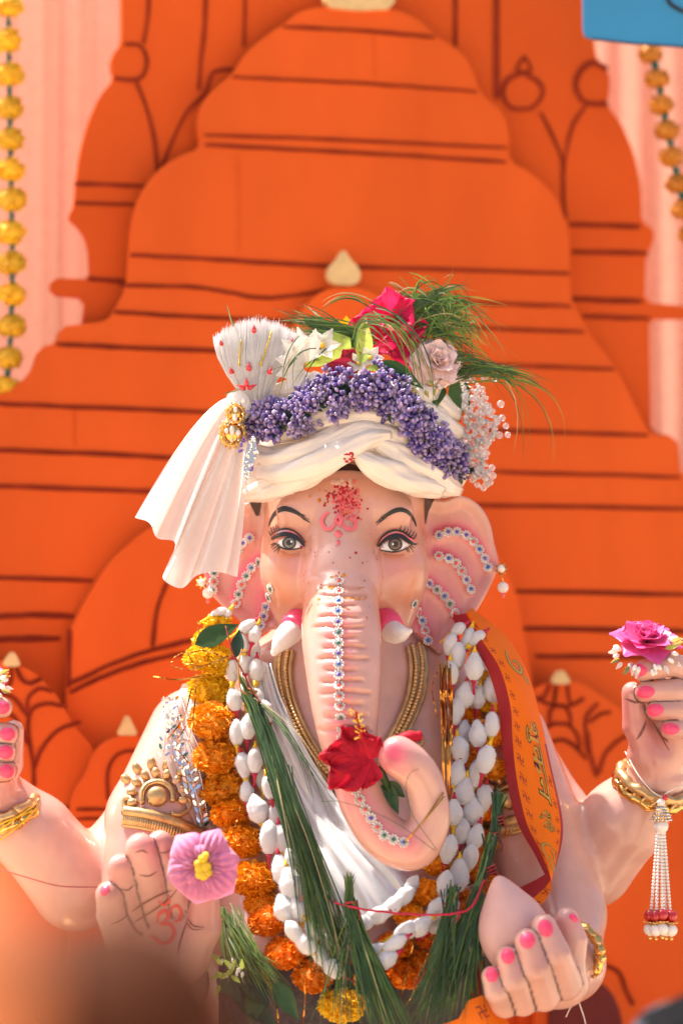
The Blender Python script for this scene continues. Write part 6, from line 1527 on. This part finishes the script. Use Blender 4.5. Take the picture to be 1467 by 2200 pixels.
m = MB(); m.grid([[rib(s, t, .0) for t in (.94, .97, 1.0)] for s in np.linspace(0, .45, 40)]); m.build('orange_edge', 'ribbon_orange', rbn)
# folded-back end
fold = [[P(1181, 1872, -.172), P(1184, 1900, -.172)], [P(1150, 1890, -.14), P(1182, 1916, -.175)], [P(1110, 1910, -.11), P(1170, 1936, -.18)], [P(1080, 1930, -.10), P(1140, 1960, -.175)], [P(1060, 1950, -.1), P(1115, 1990, -.16)]]
m = MB(); m.grid([[r_[0] * (1 - u) + r_[1] * u for u in np.linspace(0, .64, 6)] for r_ in fold]); m.build('maroon_underside', 'ribbon_maroon', rbn)
m = MB(); m.grid([[r_[0] * (1 - u) + r_[1] * u + Vector((0, -.001, 0)) for u in np.linspace(.64, 1, 4)] for r_ in fold]); m.build('orange_border', 'ribbon_orange', rbn)
# printed marks: hooked crosses along both edges, lettering in the middle
def mark_poly():
    w = .2; out = []
    def bar(x0, y0, x1, y1): out.append([(x0, y0), (x1, y0), (x1, y1), (x0, y1)])
    bar(-.1, -1, .1, 1); bar(-1, -.1, -.1, .1); bar(.1, -.1, 1, .1); bar(.1, .8, .95, 1); bar(-.95, -1, -.1, -.8); bar(-1, .1, -.8, .95); bar(.8, -.95, 1, -.1)
    return out
def stamp(fn, material, parent, polys):
    m = MB()
    for pl_ in polys: m.add([fn(x, y) for x, y in pl_], [tuple(range(len(pl_)))])
    return m.build('printed_mark', material, parent, smooth=False)
for i in range(17):
    s0 = .06 + i * .0545
    if s0 > .97: break
    stamp(lambda x, y: rib(s0 + (y * .9 + x * .2) * .0135, .16 + x * .075, .0009), 'print_maroon', rbn, mark_poly())
    if i > 8: stamp(lambda x, y: rib(s0 + y * .011, .88 + x * .035, .0009), 'print_maroon', rbn, mark_poly())
for (u0, v0, sc) in ((.30, .80, .13), (.62, .82, .13)):
    def ff(x, y):
        k = min(max(u0 + x * sc * .6, 0), .999) * 4; i = int(k); a = [fold[i][0] * (1 - v_) + fold[i][1] * v_ for v_ in (v0 + y * .13,)][0]; b_ = [fold[i + 1][0] * (1 - v_) + fold[i + 1][1] * v_ for v_ in (v0 + y * .13,)][0]
        return a * (1 - (k - i)) + b_ * (k - i) + Vector((0, -.0022, 0))
    stamp(ff, 'print_maroon', rbn, mark_poly())
def text_mesh(body):
    cu = bpy.data.curves.new('lettering', 'FONT'); cu.body = body; cu.size = 1; cu.align_x = 'LEFT'; cu.resolution_u = 3
    ob = bpy.data.objects.new('lettering', cu); col.objects.link(ob); dg = bpy.context.evaluated_depsgraph_get()
    me = bpy.data.meshes.new_from_object(ob.evaluated_get(dg)); v = [tuple(q.co) for q in me.vertices]; f_ = [tuple(p_.vertices) for p_ in me.polygons]
    cu2 = cu.copy(); cu2.offset = .035; ob.data = cu2; dg.update(); me2 = bpy.data.meshes.new_from_object(ob.evaluated_get(dg)); v2 = [tuple(q.co) for q in me2.vertices]; f2 = [tuple(p_.vertices) for p_ in me2.polygons]
    bpy.data.objects.remove(ob); bpy.data.meshes.remove(me); bpy.data.meshes.remove(me2); return (v, f_), (v2, f2)
def lettering(body, s0, s1, t0, t1):
    (v, f_), (v2, f2) = text_mesh(body)
    xs = [q[0] for q in v]; ys = [q[1] for q in v]; x0, x1, y0, y1 = min(xs), max(xs), min(ys), max(ys)
    for vv, ff_, mt, eps in ((v2, f2, 'black_paint', .0009), (v, f_, 'print_gold', .0014)):
        m = MB(); m.add([rib(s0 + (q[0] - x0) / (x1 - x0) * (s1 - s0), t0 + (q[1] - y0) / (y1 - y0) * (t1 - t0), eps) for q in vv], ff_); m.build('printed_lettering', mt, rbn, smooth=False)
lettering('शुकन', .40, .62, .42, .78)
lettering('श्री', .655, .735, .44, .80)
def curl(pts, w, mt='print_gold', eps=.0014):
    for ww, mt_, e in ((w * 1.45, 'black_paint', eps - .0004), (w, mt, eps)):
        m = MB(); c_ = crom(pts, 7); vs = []
        for i, p in enumerate(c_):
            t = c_[min(i + 1, len(c_) - 1)] - c_[max(i - 1, 0)]; t = t / np.array((.010, .1)); t = t / max(np.linalg.norm(t), 1e-6); nn = np.array((-t[1] * .010, t[0] * .1)); k = ww * (.4 + .6 * math.sin(math.pi * i / (len(c_) - 1)))
            vs += [rib(*(p - nn * k), e), rib(*(p + nn * k), e)]
        m.add(vs, [(2 * i, 2 * i + 1, 2 * i + 3, 2 * i + 2) for i in range(len(c_) - 1)]); m.build('printed_flourish', mt_, rbn, smooth=False)
curl([(.175, .62), (.20, .52), (.225, .50), (.25, .62), (.255, .75), (.235, .82), (.215, .72), (.22, .62)], .42)
curl([(.262, .80), (.275, .85), (.29, .9)], .35)
curl([(.81, .85), (.80, .55), (.825, .32), (.86, .35), (.90, .60), (.92, .85), (.90, .95), (.87, .75), (.85, .55)], .42)
curl([(.82, .62), (.84, .82), (.86, .85)], .35)
# second length of the same ribbon low in front
rb2 = thing('printed_ribbon', P(1030, 2190, -.33), 'short end of orange printed ribbon lying under the hand with the sweet', 'ribbon')
rw = [[P(940, 2205, -.33), P(985, 2250, -.34)], [P(985, 2188, -.345), P(1010, 2240, -.36)], [P(1005, 2150, -.35), P(1030, 2205, -.375)], [P(1035, 2138, -.35), P(1075, 2200, -.37)], [P(1065, 2150, -.33), P(1110, 2230, -.34)]]
m = MB(); m.grid([[r_[0] * (1 - u) + r_[1] * u for u in np.linspace(0, 1, 5)] for r_ in rw]); m.build('orange_band', 'ribbon_orange', rb2)
m = MB(); m.grid([[P(1020, 2060, -.28), P(1042, 2065, -.28)], [P(1012, 2110, -.30), P(1040, 2115, -.30)], [P(1000, 2160, -.32), P(1030, 2170, -.325)], [P(990, 2230, -.33), P(1030, 2235, -.33)]]); m.build('maroon_border', 'ribbon_maroon', rb2)
q0, q1 = rw[2], rw[3]
stamp(lambda x, y: (q0[0] * .5 + q1[0] * .5) * (.5 - .22 * y) + (q0[1] * .5 + q1[1] * .5) * (.5 + .22 * y) + (q1[0] - q0[0]) * (.30 * x) + Vector((0, -.004, 0)), 'print_maroon', rb2, mark_poly())

# ------------------------------------------------------------------ onlookers in front of the statue
def person(label, base, h, parts_col, head_c, arms=None, turn=0.0, strap=False):
    """standing onlooker seen from behind; base on the ground, h metres tall"""
    x, y = base; root = thing('person', (x, y, 0), label, 'person')
    sd_ = SDF((x - .42 * h / 1.6, y - .28, -.02), (x + .42 * h / 1.6, y + .28, h + .03), .014); k = h / 1.6
    for s_ in (-1, 1):
        sd_.chain([(x + s_ * .09 * k, y, .82 * k), (x + s_ * .10 * k, y, .45 * k), (x + s_ * .10 * k, y + .01, .07 * k)], [.085 * k, .062 * k, .045 * k], .03)
        sd_.chain([(x + s_ * .10 * k, y - .03, .035 * k), (x + s_ * .11 * k, y + .14 * k, .03 * k)], [.04 * k, .032 * k], .02)
        sd_.chain([(x + s_ * .19 * k, y, 1.27 * k), (x + s_ * .25 * k, y - .01, 1.0 * k), (x + s_ * .24 * k, y + .06 * k, .76 * k)], [.058 * k, .046 * k, .034 * k], .03)
        for f_ in range(4): sd_.cap((x + s_ * (.235 + .004 * f_) * k, y + (.045 + .017 * f_) * k, .74 * k), (x + s_ * .235 * k, y + (.05 + .017 * f_) * k, .655 * k), .012 * k, .009 * k, .006)
        sd_.cap((x + s_ * .225 * k, y + .10 * k, .74 * k), (x + s_ * .21 * k, y + .125 * k, .69 * k), .013 * k, .010 * k, .006)
    sd_.ell((x, y, 1.15 * k), (.19 * k, .115 * k, .22 * k), .04); sd_.ell((x, y, .90 * k), (.165 * k, .12 * k, .16 * k), .05)
    sd_.chain([(x - .15 * k, y, 1.29 * k), (x + .15 * k, y, 1.29 * k)], [.06 * k, .06 * k], .04)
    sd_.chain([(x, y, 1.28 * k), (x, y + .01, 1.42 * k)], [.055 * k, .05 * k], .03)
    sd_.ell((x, y + .015 * k, 1.50 * k), (.076 * k, .092 * k, .108 * k), .02); sd_.ell((x, y + .115 * k, 1.475 * k), (.013 * k, .018 * k, .022 * k), .012)
    for s_ in (-1, 1): sd_.ell((x + s_ * .078 * k, y + .01, 1.485 * k), (.012 * k, .022 * k, .032 * k), .008)
    V, F = sd_.mesh(); F = F
    me = np_mesh('body', V, F, parts_col); z = V[F[:, 0], 2] / k; px_ = np.abs(V[F[:, 0], 0] - x) / k
    idx = np.where(z > 1.34, 0, np.where(z < .86, 2, 1)); idx = np.where((z < .80) & (px_ > .19), 0, idx); me.polygons.foreach_set('material_index', idx.astype(np.int32)); me.update()
    link('body', me, Matrix.Identity(4), root)
    m = MB(); m.ball((x, y - .012 * k, 1.535 * k), (.084 * k, .094 * k, .090 * k), 24, 14); hr = m.build('hair', parts_col[3], root)
    for s_ in (-1, 1):
        m = MB(); m.ball((x + s_ * .03 * k, y + .10 * k, 1.50 * k), (.012 * k, .006 * k, .007 * k), 8, 6); m.build('eye', 'eye_white', root)
    m = MB(); m.ball((x, y + .103 * k, 1.435 * k), (.024 * k, .008 * k, .006 * k), 8, 5); m.build('mouth', 'petal_crimson', root)
    if strap:
        m = MB(); m.strip([(x - .225 * k, y + .02, 1.20 * k), (x - .225 * k, y - .03, 1.30 * k), (x - .16 * k, y - .075, 1.345 * k), (x - .06 * k, y - .12, 1.30 * k), (x + .05 * k, y - .14, 1.0 * k)], .06, [(-1, -.3, .3), (-.8, -.6, .6), (-.3, -.8, .8), (0, -1, .4), (0, -1, .1)]); m.build('bag_strap', 'strap_black', root)
    return root
c_ = P(255, 1930, -4.45); person('blurred dark haired onlooker in brown in the lower left foreground', (c_.x, c_.y), c_.z * 1.6 / 1.625, ['person_skin', 'shirt_brown', 'dark_cloth', 'person_hair'], None)
c_ = P(-185, 1820, -4.5); person('blurred onlooker with a saffron head cloth at the left edge of the foreground', (c_.x, c_.y), c_.z * 1.6 / 1.625, ['saffron_cloth', 'saffron_cloth', 'dark_cloth', 'saffron_cloth'], None)
c_ = P(1590, 2138, -1.6); person('blurred onlooker in grey shirt with a black strap at the lower right corner', (c_.x + .03, c_.y), (c_.z + .0) / 1.36 * 1.6, ['person_skin', 'grey_cloth', 'dark_cloth', 'person_hair'], None, strap=True)
